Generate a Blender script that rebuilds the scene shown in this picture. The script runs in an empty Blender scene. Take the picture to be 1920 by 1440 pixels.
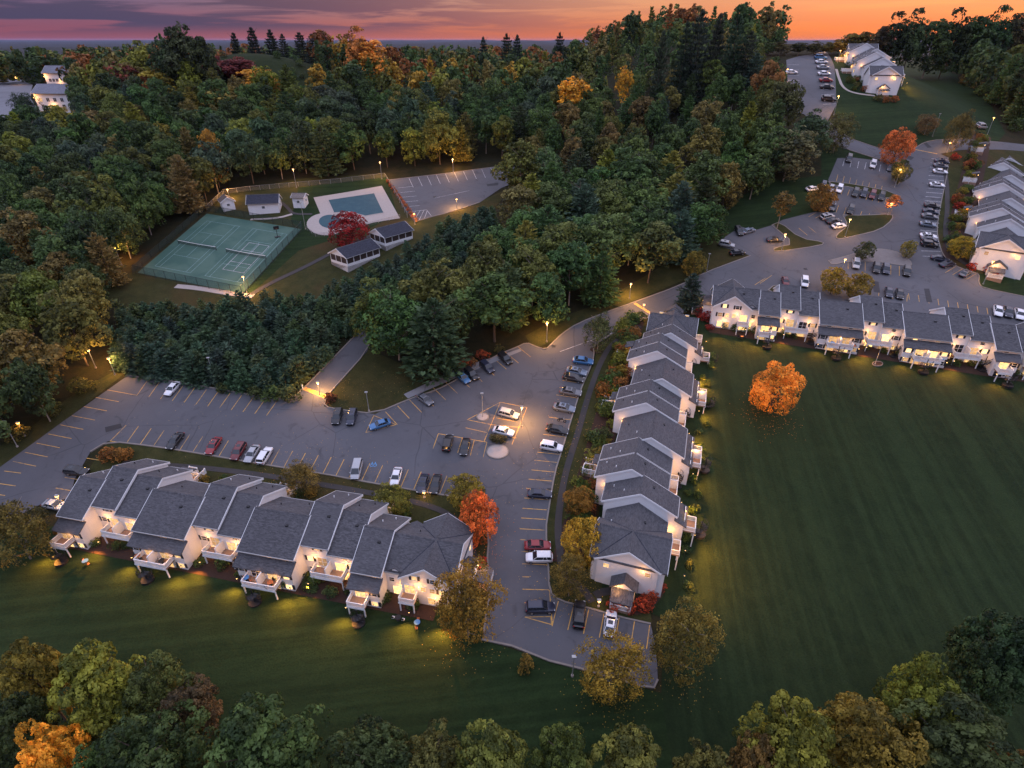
import bpy, bmesh, math, random
import numpy as np
from mathutils import Vector, Matrix
from mathutils.geometry import tessellate_polygon

rnd = random.Random(7)
sc = bpy.context.scene
COL = sc.collection

# ------------------------------------------------------------------ camera
CAMH, FPX, HROW = 80.0, 1067.0, 75.0
PITCH = math.atan((720 - HROW) / FPX)
cd = bpy.data.cameras.new('camera')
cd.sensor_width = 36.0
cd.lens = 36.0 * FPX / 1920.0
cd.clip_start, cd.clip_end = 1.0, 60000.0
cam = bpy.data.objects.new('camera', cd)
COL.objects.link(cam)
cam.location = (0, 0, CAMH)
cam.rotation_euler = (math.pi / 2 - PITCH, 0, 0)
sc.camera = cam

# ------------------------------------------------------------------ sky
SUN_AZ = math.radians(36)          # to the right of the view direction
SUN_EL = math.radians(1.0)
world = bpy.data.worlds.new('World')
sc.world = world
world.use_nodes = True
nt = world.node_tree
nt.nodes.clear()


def N(tree, t, **kw):
    n = tree.nodes.new(t)
    for k, v in kw.items():
        if k.startswith('i_'):
            n.inputs[int(k[2:])].default_value = v
        else:
            setattr(n, k, v)
    return n


def math_n(tree, op, a, b=None, clamp=False):
    n = tree.nodes.new('ShaderNodeMath')
    n.operation = op
    n.use_clamp = clamp
    for i, x in enumerate((a, b)):
        if x is None:
            continue
        if isinstance(x, (int, float)):
            n.inputs[i].default_value = x
        else:
            tree.links.new(x, n.inputs[i])
    return n.outputs[0]


def mix_n(tree, fac, a, b, mode='MIX'):
    n = tree.nodes.new('ShaderNodeMix')
    n.data_type = 'RGBA'
    n.blend_type = mode
    for s, x in ((n.inputs[0], fac), (n.inputs[6], a), (n.inputs[7], b)):
        if isinstance(x, (int, float)):
            s.default_value = x
        elif isinstance(x, tuple):
            s.default_value = x if len(x) == 4 else (*x, 1)
        else:
            tree.links.new(x, s)
    return n.outputs[2]


def maprange(tree, x, a, b, c=0.0, d=1.0, smooth=True):
    n = tree.nodes.new('ShaderNodeMapRange')
    n.interpolation_type = 'SMOOTHSTEP' if smooth else 'LINEAR'
    tree.links.new(x, n.inputs[0])
    for i, v in enumerate((a, b, c, d)):
        n.inputs[i + 1].default_value = v
    return n.outputs[0]


tc = N(nt, 'ShaderNodeTexCoord')
sep = N(nt, 'ShaderNodeSeparateXYZ')
nt.links.new(tc.outputs['Generated'], sep.inputs[0])
X, Y, Z = sep.outputs
az = math_n(nt, 'ARCTAN2', X, Y)
daz = math_n(nt, 'ABSOLUTE', math_n(nt, 'SUBTRACT', az, SUN_AZ))
g = maprange(nt, daz, 1.25, 0.12)
gw = maprange(nt, daz, 2.4, 0.2)
hor = mix_n(nt, g, (0.32, 0.090, 0.125), (1.0, 0.25, 0.055))
mid = mix_n(nt, g, (0.155, 0.138, 0.26), (0.92, 0.44, 0.22))
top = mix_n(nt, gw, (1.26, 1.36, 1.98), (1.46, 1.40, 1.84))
e1 = maprange(nt, Z, -0.005, 0.062)
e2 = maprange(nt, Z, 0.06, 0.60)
c1 = mix_n(nt, e1, hor, mid)
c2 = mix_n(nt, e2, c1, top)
# streaky clouds
cmb = N(nt, 'ShaderNodeCombineXYZ')
nt.links.new(math_n(nt, 'MULTIPLY', az, 3.2), cmb.inputs[0])
nt.links.new(math_n(nt, 'MULTIPLY', Z, 46.0), cmb.inputs[1])
cn = N(nt, 'ShaderNodeTexNoise')
cn.inputs['Scale'].default_value = 1.35
cn.inputs['Detail'].default_value = 7
cn.inputs['Roughness'].default_value = 0.55
cn.inputs['Distortion'].default_value = 0.35
nt.links.new(cmb.outputs[0], cn.inputs['Vector'])
cmask = maprange(nt, cn.outputs[0], 0.41, 0.53)
amt = maprange(nt, g, 0.15, 0.95, 0.95, 0.16)
cfac = math_n(nt, 'MULTIPLY', math_n(nt, 'MULTIPLY', cmask, amt), maprange(nt, Z, 0.002, 0.02))
cfade = math_n(nt, 'MULTIPLY', cfac, maprange(nt, Z, 0.5, 0.1, 0.15, 1.0))
ccol = mix_n(nt, g, (0.066, 0.068, 0.140), (0.40, 0.14, 0.14))
c3 = mix_n(nt, cfade, c2, ccol)
sky = N(nt, 'ShaderNodeTexSky', sky_type='NISHITA', sun_disc=False)
sky.sun_elevation = SUN_EL
sky.sun_rotation = SUN_AZ
sky.air_density = 1.4
sky.dust_density = 2.0
skyd = N(nt, 'ShaderNodeMix')
skyd.data_type = 'RGBA'
skyd.blend_type = 'ADD'
skyd.inputs[0].default_value = 0.05
nt.links.new(c3, skyd.inputs[6])
nt.links.new(sky.outputs[0], skyd.inputs[7])
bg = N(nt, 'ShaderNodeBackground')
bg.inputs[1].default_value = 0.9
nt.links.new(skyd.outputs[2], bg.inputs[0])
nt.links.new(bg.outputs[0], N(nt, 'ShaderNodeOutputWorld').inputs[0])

sd = bpy.data.lights.new('sun', 'SUN')
sd.energy = 0.35
sd.angle = math.radians(25)
sd.color = (1.0, 0.55, 0.32)
sun = bpy.data.objects.new('sun', sd)
COL.objects.link(sun)
el = math.radians(9)
sv = Vector((math.sin(SUN_AZ) * math.cos(el), math.cos(SUN_AZ) * math.cos(el), math.sin(el)))
sun.rotation_euler = sv.to_track_quat('Z', 'Y').to_euler()
sun.location = (0, 0, 200)

vs = sc.view_settings
vs.view_transform = 'Standard'
vs.look = 'None'
vs.exposure = 0.0
vs.gamma = 1.0
sc.render.engine = 'CYCLES'
sc.cycles.use_denoising = True
sc.cycles.max_bounces = 5
sc.cycles.diffuse_bounces = 2
sc.cycles.glossy_bounces = 2
sc.cycles.transparent_max_bounces = 8
sc.cycles.sample_clamp_indirect = 4.0
sc.cycles.caustics_reflective = False
sc.cycles.caustics_refractive = False

# ------------------------------------------------------------------ terrain


def sstep(a, b, x):
    t = min(1.0, max(0.0, (x - a) / (b - a)))
    return t * t * (3 - 2 * t)


def soft(x, w):
    if x > 6 * w:
        return x
    if x < -6 * w:
        return 0.0
    return w * math.log1p(math.exp(x / w))


def H(x, y):
    up = 0.18 * (soft(y - 66, 9) - soft(y - 365, 25))
    ext = 0.17 * (soft(y - 182, 9) - soft(y - 325, 18)) * sstep(35, 105, x) * (1 - 0.6 * sstep(180, 235, x))
    kn = 22.0 * math.exp(-((x + 150) / 62) ** 2 - ((y - 372) / 42) ** 2)
    h = up + ext + kn
    fall = sstep(560, 1500, y)
    side = max(sstep(420, 1100, x), sstep(480, 1200, -x))
    k = 1 - (1 - fall) * (1 - side)
    far = -35 + 12 * math.sin(x * 0.0009 + 1.0) * math.cos(y * 0.0007) + 0.004 * max(0, y - 4000) + 10 * math.sin(x * .0031) * sstep(1500, 5000, y)
    return h * (1 - k) + far * k


SP, CP = math.sin(PITCH), math.cos(PITCH)


def P(u, v, dz=0.0):
    """point of the place seen at photograph position (u, v), dz above the ground"""
    a, b = (u - 960) / FPX, (v - 720) / FPX
    d = Vector((a, CP - b * SP, -SP - b * CP))
    t0 = 20.0
    t = 20.0
    while t < 6000:
        z = CAMH + d.z * t
        if z < H(d.x * t, d.y * t) + dz:
            break
        t0 = t
        t += max(1.0, 0.01 * t)
    lo, hi = t0, t
    for _ in range(30):
        m = 0.5 * (lo + hi)
        if CAMH + d.z * m < H(d.x * m, d.y * m) + dz:
            hi = m
        else:
            lo = m
    return Vector((d.x * hi, d.y * hi, H(d.x * hi, d.y * hi)))


def onG(x, y, dz=0.0):
    return Vector((x, y, H(x, y) + dz))


def normalG(x, y):
    e = 1.5
    return Vector((H(x - e, y) - H(x + e, y), H(x, y - e) - H(x, y + e), 2 * e)).normalized()


# ------------------------------------------------------------------ materials
MATS = {}


def new_mat(name):
    m = bpy.data.materials.new(name)
    m.use_nodes = True
    t = m.node_tree
    return m, t, t.nodes['Principled BSDF']


def M(name, col, rough=0.8, var=0.15, scale=2.0, bump=0.0, metal=0.0, emit=0.0, spec=0.3, ecol=None):
    if name in MATS:
        return MATS[name]
    m, t, b = new_mat(name)
    b.inputs['Roughness'].default_value = rough
    b.inputs['Metallic'].default_value = metal
    b.inputs['Specular IOR Level'].default_value = spec
    tcn = N(t, 'ShaderNodeTexCoord')
    nz = N(t, 'ShaderNodeTexNoise')
    nz.inputs['Scale'].default_value = scale
    nz.inputs['Detail'].default_value = 5
    t.links.new(tcn.outputs['Object'], nz.inputs['Vector'])
    c = mix_n(t, nz.outputs[0], tuple(x * (1 - var) for x in col), tuple(min(1, x * (1 + var)) for x in col))
    t.links.new(c, b.inputs['Base Color'])
    if bump:
        bp = N(t, 'ShaderNodeBump')
        bp.inputs['Strength'].default_value = bump
        bp.inputs['Distance'].default_value = 0.05
        t.links.new(nz.outputs[0], bp.inputs['Height'])
        t.links.new(bp.outputs[0], b.inputs['Normal'])
    if emit:
        b.inputs['Emission Color'].default_value = (*(ecol or col), 1)
        b.inputs['Emission Strength'].default_value = emit
    MATS[name] = m
    return m


def noise(t, vec, scale, detail=4, rough=0.55, dist=0.0):
    n = N(t, 'ShaderNodeTexNoise')
    n.inputs['Scale'].default_value = scale
    n.inputs['Detail'].default_value = detail
    n.inputs['Roughness'].default_value = rough
    n.inputs['Distortion'].default_value = dist
    t.links.new(vec, n.inputs['Vector'])
    return n.outputs[0]


def asphalt_mat(name, col):
    m, t, b = new_mat(name)
    v = N(t, 'ShaderNodeTexCoord').outputs['Object']
    big = noise(t, v, 0.035, 5, 0.6, 0.6)
    fine = noise(t, v, 1.6, 6, 0.7)
    c = mix_n(t, maprange(t, big, 0.3, 0.7), tuple(x * 0.78 for x in col), tuple(x * 1.22 for x in col))
    c = mix_n(t, math_n(t, 'MULTIPLY', fine, 0.45), c, tuple(x * 1.35 for x in col))
    # tyre-worn lanes and old stains
    st = noise(t, v, 0.28, 4, 0.6, 1.2)
    c = mix_n(t, maprange(t, st, 0.56, 0.72, 0, 0.55), c, tuple(x * 0.5 for x in col))
    # cracks, partly sealed with tar
    wv = N(t, 'ShaderNodeMapping')
    wv.inputs['Scale'].default_value = (1, 1, 0.0)
    t.links.new(v, wv.inputs[0])
    dn = N(t, 'ShaderNodeTexNoise')
    dn.inputs['Scale'].default_value = 0.12
    t.links.new(wv.outputs[0], dn.inputs['Vector'])
    add = N(t, 'ShaderNodeVectorMath', operation='MULTIPLY_ADD')
    t.links.new(dn.outputs[1], add.inputs[0])
    add.inputs[1].default_value = (1.6, 1.6, 0)
    t.links.new(wv.outputs[0], add.inputs[2])
    vo = N(t, 'ShaderNodeTexVoronoi', feature='DISTANCE_TO_EDGE')
    vo.inputs['Scale'].default_value = 0.055
    t.links.new(add.outputs[0], vo.inputs['Vector'])
    cr = maprange(t, vo.outputs[0], 0.0015, 0.0065, 1, 0)
    br = maprange(t, noise(t, v, 0.06, 2), 0.42, 0.55)
    c = mix_n(t, math_n(t, 'MULTIPLY', math_n(t, 'MULTIPLY', cr, br), 0.42), c, (0.02, 0.02, 0.022))
    t.links.new(c, b.inputs['Base Color'])
    b.inputs['Roughness'].default_value = 0.82
    b.inputs['Specular IOR Level'].default_value = 0.35
    bp = N(t, 'ShaderNodeBump')
    bp.inputs['Strength'].default_value = 0.25
    bp.inputs['Distance'].default_value = 0.03
    t.links.new(fine, bp.inputs['Height'])
    t.links.new(bp.outputs[0], b.inputs['Normal'])
    return m


def grass_mat(name, a, bcol, stripe_dir=None, stripe=0.25, dry=(0.085, 0.065, 0.022), dryamt=0.35):
    m, t, b = new_mat(name)
    v = N(t, 'ShaderNodeTexCoord').outputs['Object']
    big = noise(t, v, 0.03, 4, 0.6, 0.5)
    med = noise(t, v, 0.35, 5, 0.65, 0.5)
    fine = noise(t, v, 3.5, 3, 0.7)
    c = mix_n(t, maprange(t, med, 0.3, 0.7), a, bcol)
    c = mix_n(t, maprange(t, big, 0.48, 0.72, 0, dryamt), c, dry)
    if stripe_dir is not None:
        mp = N(t, 'ShaderNodeMapping', vector_type='TEXTURE')
        mp.inputs['Rotation'].default_value = (0, 0, stripe_dir)
        t.links.new(v, mp.inputs[0])
        mp.inputs['Scale'].default_value = (1.5, 70.0, 20.0)
        w = noise(t, mp.outputs[0], 1.0, 2, 0.5, 0.1)
        c = mix_n(t, math_n(t, 'MULTIPLY', maprange(t, w, 0.40, 0.64), stripe), c, tuple(x * 2.1 for x in bcol))
        mp2 = N(t, 'ShaderNodeMapping', vector_type='TEXTURE')
        mp2.inputs['Rotation'].default_value = (0, 0, stripe_dir + 0.35)
        mp2.inputs['Scale'].default_value = (0.7, 7.0, 5.0)
        t.links.new(v, mp2.inputs[0])
        w2 = noise(t, mp2.outputs[0], 1.0, 4, 0.6, 0.4)
        c = mix_n(t, math_n(t, 'MULTIPLY', maprange(t, w2, 0.42, 0.66), stripe * 0.6), c, tuple(x * 0.6 for x in a))
    c = mix_n(t, math_n(t, 'MULTIPLY', maprange(t, fine, 0.35, 0.75), 0.5), c, tuple(x * 0.45 for x in a))
    t.links.new(c, b.inputs['Base Color'])
    b.inputs['Roughness'].default_value = 0.95
    b.inputs['Specular IOR Level'].default_value = 0.1
    bp = N(t, 'ShaderNodeBump')
    bp.inputs['Strength'].default_value = 0.8
    bp.inputs['Distance'].default_value = 0.12
    t.links.new(fine, bp.inputs['Height'])
    t.links.new(bp.outputs[0], b.inputs['Normal'])
    return m


def shingle_mat(name, col):
    m, t, b = new_mat(name)
    v = N(t, 'ShaderNodeTexCoord').outputs['Object']
    mp = N(t, 'ShaderNodeMapping')
    mp.inputs['Scale'].default_value = (2.6, 6.5, 6.5)
    t.links.new(v, mp.inputs[0])
    vo = N(t, 'ShaderNodeTexVoronoi')
    vo.inputs['Scale'].default_value = 1.0
    t.links.new(mp.outputs[0], vo.inputs['Vector'])
    cell = N(t, 'ShaderNodeSeparateColor')
    t.links.new(vo.outputs['Color'], cell.inputs[0])
    big = noise(t, v, 0.25, 3)
    c = mix_n(t, cell.outputs[0], tuple(x * 0.62 for x in col), tuple(x * 1.4 for x in col))
    c = mix_n(t, maprange(t, big, 0.35, 0.7, 0, 0.35), c, tuple(x * 0.7 for x in col))
    oi = N(t, 'ShaderNodeObjectInfo')
    c = mix_n(t, math_n(t, 'MULTIPLY', oi.outputs['Random'], 0.35), c, tuple(x * 1.25 for x in col))
    t.links.new(c, b.inputs['Base Color'])
    b.inputs['Roughness'].default_value = 0.9
    b.inputs['Specular IOR Level'].default_value = 0.2
    bp = N(t, 'ShaderNodeBump')
    bp.inputs['Strength'].default_value = 0.5
    bp.inputs['Distance'].default_value = 0.03
    t.links.new(cell.outputs[0], bp.inputs['Height'])
    t.links.new(bp.outputs[0], b.inputs['Normal'])
    return m


def siding_mat(name, col):
    m, t, b = new_mat(name)
    v = N(t, 'ShaderNodeTexCoord').outputs['Object']
    s = N(t, 'ShaderNodeSeparateXYZ')
    t.links.new(v, s.inputs[0])
    fr = math_n(t, 'FRACT', math_n(t, 'MULTIPLY', s.outputs[2], 5.0))
    gap = maprange(t, fr, 0.02, 0.16)
    nz = noise(t, v, 0.7, 4)
    c = mix_n(t, nz, tuple(x * 0.9 for x in col), col)
    c = mix_n(t, gap, tuple(x * 0.72 for x in col), c)
    t.links.new(c, b.inputs['Base Color'])
    b.inputs['Roughness'].default_value = 0.55
    bp = N(t, 'ShaderNodeBump')
    bp.inputs['Strength'].default_value = 0.5
    bp.inputs['Distance'].default_value = 0.03
    t.links.new(fr, bp.inputs['Height'])
    t.links.new(bp.outputs[0], b.inputs['Normal'])
    return m


def leaf_mat(name, hueshift=(1.20, 1.12, 0.95), rough=0.7):
    """leaf colour comes from the object's own colour, varied leaf by leaf"""
    m, t, b = new_mat(name)
    oi = N(t, 'ShaderNodeObjectInfo')
    at = N(t, 'ShaderNodeAttribute', attribute_name='tone')
    f = at.outputs['Fac']
    dark = mix_n(t, 1.0, oi.outputs['Color'], (0.48, 0.54, 0.56), 'MULTIPLY')
    lite = mix_n(t, 1.0, oi.outputs['Color'], tuple(2.25 * x for x in hueshift), 'MULTIPLY')
    c = mix_n(t, f, dark, lite)
    t.links.new(c, b.inputs['Base Color'])
    b.inputs['Roughness'].default_value = rough
    b.inputs['Specular IOR Level'].default_value = 0.25
    tr = N(t, 'ShaderNodeBsdfTranslucent')
    t.links.new(c, tr.inputs[0])
    mx = N(t, 'ShaderNodeMixShader')
    mx.inputs[0].default_value = 0.28
    out = t.nodes['Material Output']
    t.links.new(b.outputs[0], mx.inputs[1])
    t.links.new(tr.outputs[0], mx.inputs[2])
    t.links.new(mx.outputs[0], out.inputs[0])
    return m


def paint_mat():
    m, t, b = new_mat('car_paint')
    oi = N(t, 'ShaderNodeObjectInfo')
    nz = noise(t, N(t, 'ShaderNodeTexCoord').outputs['Object'], 3.0)
    c = mix_n(t, math_n(t, 'MULTIPLY', nz, 0.25), oi.outputs['Color'], (0.06, 0.055, 0.05))
    t.links.new(c, b.inputs['Base Color'])
    b.inputs['Metallic'].default_value = 0.15
    b.inputs['Roughness'].default_value = 0.28
    b.inputs['Coat Weight'].default_value = 0.3
    b.inputs['Coat Roughness'].default_value = 0.08
    return m


def mesh_fence_mat(name, col, open_=0.62):
    m, t, b = new_mat(name)
    b.inputs['Base Color'].default_value = (*col, 1)
    b.inputs['Roughness'].default_value = 0.7
    tr = N(t, 'ShaderNodeBsdfTransparent')
    mx = N(t, 'ShaderNodeMixShader')
    nz = noise(t, N(t, 'ShaderNodeTexCoord').outputs['Object'], 4.0, 3)
    t.links.new(maprange(t, nz, 0.2, 0.8, open_ - 0.1, open_ + 0.1), mx.inputs[0])
    t.links.new(b.outputs[0], mx.inputs[1])
    t.links.new(tr.outputs[0], mx.inputs[2])
    t.links.new(mx.outputs[0], t.nodes['Material Output'].inputs[0])
    return m


def court_mat():
    m, t, b = new_mat('court_green')
    v = N(t, 'ShaderNodeTexCoord').outputs['Object']
    n1 = noise(t, v, 0.12, 5, 0.6, 0.5)
    n2 = noise(t, v, 0.9, 4, 0.6)
    c = mix_n(t, maprange(t, n1, 0.35, 0.65), (0.042, 0.096, 0.074), (0.066, 0.125, 0.095))
    c = mix_n(t, maprange(t, n2, 0.5, 0.75, 0, 0.4), c, (0.045, 0.092, 0.08))
    t.links.new(c, b.inputs['Base Color'])
    b.inputs['Specular IOR Level'].default_value = 0.2
    b.inputs['Roughness'].default_value = 0.7
    return m


def cover_mat():
    m, t, b = new_mat('pool_cover')
    v = N(t, 'ShaderNodeTexCoord').outputs['Object']
    br = N(t, 'ShaderNodeTexBrick')
    br.offset = 0.0
    br.inputs['Scale'].default_value = 0.5
    br.inputs['Mortar Size'].default_value = 0.012
    br.inputs['Brick Width'].default_value = 0.9
    br.inputs['Row Height'].default_value = 0.9
    br.inputs['Color1'].default_value = (0.040, 0.085, 0.105, 1)
    br.inputs['Color2'].default_value = (0.045, 0.095, 0.115, 1)
    br.inputs['Mortar'].default_value = (0.035, 0.07, 0.09, 1)
    t.links.new(v, br.inputs['Vector'])
    nz = noise(t, v, 0.5, 5, 0.6, 0.6)
    c = mix_n(t, maprange(t, nz, 0.4, 0.7, 0, 0.5), br.outputs[0], (0.062, 0.115, 0.125))
    t.links.new(c, b.inputs['Base Color'])
    b.inputs['Specular IOR Level'].default_value = 0.1
    b.inputs['Roughness'].default_value = 0.75
    return m


ASPH = asphalt_mat('asphalt', (0.079, 0.079, 0.088))
ASPH2 = asphalt_mat('asphalt_patch', (0.032, 0.032, 0.036))
ASPH3 = asphalt_mat('asphalt_path', (0.036, 0.032, 0.031))
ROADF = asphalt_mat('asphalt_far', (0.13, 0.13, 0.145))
LAWN = grass_mat('lawn_grass', (0.0115, 0.024, 0.0080), (0.0185, 0.034, 0.0110), math.radians(97), 0.27, (0.030, 0.040, 0.012), 0.3)
LAWN2 = grass_mat('lawn_grass_rows', (0.0120, 0.023, 0.0088), (0.0190, 0.033, 0.0120), math.radians(-9), 0.25, (0.030, 0.040, 0.012), 0.3)
VERGE = grass_mat('verge_grass', (0.030, 0.034, 0.011), (0.052, 0.050, 0.017), None, 0, (0.075, 0.044, 0.018), 0.8)
FLOOR = grass_mat('forest_floor', (0.016, 0.018, 0.008), (0.034, 0.028, 0.012), None, 0, (0.045, 0.028, 0.012), 0.8)
MULCH = M('mulch', (0.040, 0.021, 0.014), 0.95, 0.4, 3.0, 0.6)
SHING = shingle_mat('roof_shingle', (0.084, 0.082, 0.088))
SHINGD = shingle_mat('roof_shingle_dark', (0.036, 0.038, 0.052))
SIDE = siding_mat('white_siding', (0.84, 0.83, 0.83))
TRIM = M('white_trim', (0.80, 0.80, 0.80), 0.5, 0.05)
DECK = M('deck_boards', (0.30, 0.19, 0.13), 0.8, 0.3, 6.0, 0.3)
CONC = M('concrete', (0.36, 0.31, 0.28), 0.85, 0.15, 1.5, 0.2)
KERB = M('kerb_concrete', (0.20, 0.175, 0.155), 0.85, 0.2, 1.0, 0.2)
YELLOW = M('line_yellow', (0.60, 0.32, 0.06), 0.75, 0.35, 2.5)
WHITEL = M('line_white', (0.62, 0.62, 0.62), 0.75, 0.3, 2.5)
BLUEL = M('line_blue', (0.12, 0.35, 0.65), 0.75, 0.2, 2.5)
BARK = M('bark', (0.10, 0.075, 0.055), 0.95, 0.35, 3.0, 0.6)
BARKP = M('bark_pale', (0.27, 0.23, 0.19), 0.95, 0.3, 3.0, 0.5)
LEAF = leaf_mat('leaf')
NEEDLE = leaf_mat('needle', (1.24, 1.12, 1.15))
PAINT = paint_mat()
GLASS = M('car_glass', (0.016, 0.02, 0.026), 0.08, 0.1, 1.0, 0, 0, 0, 0.6)
TYRE = M('tyre', (0.018, 0.018, 0.018), 0.9, 0.2, 4)
RIM = M('rim', (0.42, 0.42, 0.44), 0.35, 0.1, 4, 0, 0.7)
HEADL = M('headlight_glass', (0.75, 0.75, 0.76), 0.15, 0.05, 4, 0, 0, 0, 0.6)
TAILL = M('taillight_red', (0.35, 0.02, 0.02), 0.25, 0.1, 4)
BLACKM = M('black_metal', (0.018, 0.018, 0.02), 0.5, 0.2, 3)
GREYM = M('galvanised', (0.38, 0.38, 0.38), 0.5, 0.15, 3, 0, 0.4)
PANE_D = M('pane_dark', (0.02, 0.022, 0.028), 0.08, 0.2, 1.0, 0, 0, 0, 0.6)
SHUT = M('shutter_dark', (0.03, 0.03, 0.036), 0.6, 0.2, 3)
PANE_L = []
for i, (e, c) in enumerate(((3.4, (1.0, 0.62, 0.22)), (2.2, (1.0, 0.60, 0.22)), (1.2, (1.0, 0.56, 0.20)))):
    m, t, b = new_mat('pane_lit')
    b.inputs['Base Color'].default_value = (0.2, 0.15, 0.1, 1)
    v = N(t, 'ShaderNodeTexCoord').outputs['Object']
    nz = noise(t, v, 2.3, 3)
    oi = N(t, 'ShaderNodeObjectInfo')
    st = math_n(t, 'MULTIPLY', maprange(t, nz, 0.25, 0.75, 0.35 * e, e), maprange(t, oi.outputs['Random'], 0, 1, 0.35, 1.2, False))
    t.links.new(st, b.inputs['Emission Strength'])
    b.inputs['Emission Color'].default_value = (*c, 1)
    PANE_L.append(m)
def worn_line(name, col):
    m, t, b = new_mat(name)
    v = N(t, 'ShaderNodeTexCoord').outputs['Object']
    n1 = noise(t, v, 1.3, 5, 0.65)
    n2 = noise(t, v, 0.11, 2)
    f = math_n(t, 'ADD', maprange(t, n1, 0.42, 0.72, 0, 0.75), maprange(t, n2, 0.45, 0.7, 0, 0.35), True)
    t.links.new(mix_n(t, f, col, (0.10, 0.095, 0.10)), b.inputs['Base Color'])
    b.inputs['Roughness'].default_value = 0.8
    return m


YELLOW = worn_line('line_yellow_worn', (0.62, 0.33, 0.06))
WHITEL = worn_line('line_white_worn', (0.55, 0.54, 0.55))
BULB = M('bulb', (1.0, 0.72, 0.36), 0.4, 0.0, 1.0, 0, 0, 9.0, 0.3, (1.0, 0.46, 0.10))
BULBS = M('bulb_small', (1.0, 0.72, 0.36), 0.4, 0.0, 1.0, 0, 0, 4.0, 0.3, (1.0, 0.58, 0.18))
for m_ in [BULB, BULBS] + PANE_L:
    m_.cycles.emission_sampling = 'NONE'
COURT = court_mat()
COVER = cover_mat()
FENCEM = mesh_fence_mat('chain_link', (0.02, 0.05, 0.045), 0.60)
FENCEG = mesh_fence_mat('chain_link_grey', (0.22, 0.22, 0.22), 0.80)
NETM = mesh_fence_mat('net_mesh', (0.02, 0.03, 0.03), 0.45)
SCREEN = M('screen_dark', (0.05, 0.035, 0.03), 0.7, 0.3, 2)
RED = M('flag_red', (0.35, 0.04, 0.03), 0.7, 0.2, 2)
BLUEP = M('cushion_blue', (0.08, 0.22, 0.45), 0.7, 0.2, 2)
TERRA = M('terracotta', (0.35, 0.12, 0.05), 0.8, 0.2, 2)

# ------------------------------------------------------------------ mesh helpers


class MB:
    def __init__(self):
        self.v, self.f = [], []

    def add(self, vs, fs):
        o = len(self.v)
        self.v += [tuple(p) for p in vs]
        self.f += [tuple(i + o for i in f) for f in fs]
        return self

    def box(self, x0, x1, y0, y1, z0, z1):
        return self.add([(x0, y0, z0), (x1, y0, z0), (x1, y1, z0), (x0, y1, z0), (x0, y0, z1), (x1, y0, z1), (x1, y1, z1), (x0, y1, z1)],
                        [(3, 2, 1, 0), (4, 5, 6, 7), (0, 1, 5, 4), (1, 2, 6, 5), (2, 3, 7, 6), (3, 0, 4, 7)])

    def obox(self, c, ax, ay, az, hx, hy, hz):
        c, ax, ay, az = Vector(c), Vector(ax), Vector(ay), Vector(az)
        vs = [c + ax * (sx * hx) + ay * (sy * hy) + az * (sz * hz) for sz in (-1, 1) for sx, sy in ((-1, -1), (1, -1), (1, 1), (-1, 1))]
        return self.add(vs, [(3, 2, 1, 0), (4, 5, 6, 7), (0, 1, 5, 4), (1, 2, 6, 5), (2, 3, 7, 6), (3, 0, 4, 7)])

    def prism(self, poly, a, b, axis='x'):
        """poly of (p, q) swept along an axis from a to b; axis x: (p,q)=(y,z); axis y: (p,q)=(x,z)"""
        n = len(poly)
        if axis == 'x':
            vs = [(a, p, q) for p, q in poly] + [(b, p, q) for p, q in poly]
        elif axis == 'y':
            vs = [(p, a, q) for p, q in poly] + [(p, b, q) for p, q in poly]
        else:
            vs = [(p, q, a) for p, q in poly] + [(p, q, b) for p, q in poly]
        fs = [tuple(range(n))[::-1], tuple(range(n, 2 * n))] + [(i, (i + 1) % n, n + (i + 1) % n, n + i) for i in range(n)]
        return self.add(vs, fs)

    def tube(self, p0, p1, r0, r1=None, n=8, cap=True):
        p0, p1 = Vector(p0), Vector(p1)
        r1 = r0 if r1 is None else r1
        d = (p1 - p0)
        if d.length < 1e-6:
            return self
        d.normalize()
        a = d.orthogonal().normalized()
        b = d.cross(a)
        vs = []
        for p, r in ((p0, r0), (p1, r1)):
            for i in range(n):
                an = 2 * math.pi * i / n
                vs.append(p + (a * math.cos(an) + b * math.sin(an)) * r)
        fs = [(i, (i + 1) % n, n + (i + 1) % n, n + i) for i in range(n)]
        if cap:
            fs += [tuple(range(n))[::-1], tuple(range(n, 2 * n))]
        return self.add(vs, fs)

    def mesh(self, name, mat, smooth=False):
        me = bpy.data.meshes.new(name)
        me.from_pydata(self.v, [], self.f)
        if smooth:
            me.polygons.foreach_set('use_smooth', [True] * len(me.polygons))
        me.materials.append(mat)
        return me

    def build(self, name, mat, parent=None, loc=None, smooth=False):
        return link(name, self.mesh(name, mat, smooth), parent, loc)


def link(name, me, parent=None, loc=None):
    o = bpy.data.objects.new(name, me)
    COL.objects.link(o)
    if parent:
        o.parent = parent
    if loc is not None:
        o.location = loc
    return o


def empty(name, loc=(0, 0, 0), label=None, cat=None, group=None, rz=0.0):
    o = bpy.data.objects.new(name, None)
    COL.objects.link(o)
    o.location = loc
    o.rotation_euler = (0, 0, rz)
    o.empty_display_size = 0.3
    tag(o, label, cat, group)
    return o


def tag(o, label=None, cat=None, group=None, kind=None):
    for k, v in (('label', label), ('category', cat), ('group', group), ('kind', kind)):
        if v:
            o[k] = v
    return o


def lamp(parent, loc, watts, col=(1.0, 0.44, 0.115), size=0.15):
    ld = bpy.data.lights.new('lamp_light', 'POINT')
    ld.energy = watts
    ld.color = col
    ld.shadow_soft_size = size
    o = bpy.data.objects.new('lamp_light', ld)
    COL.objects.link(o)
    o.parent = parent
    o.location = loc
    return o


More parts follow.
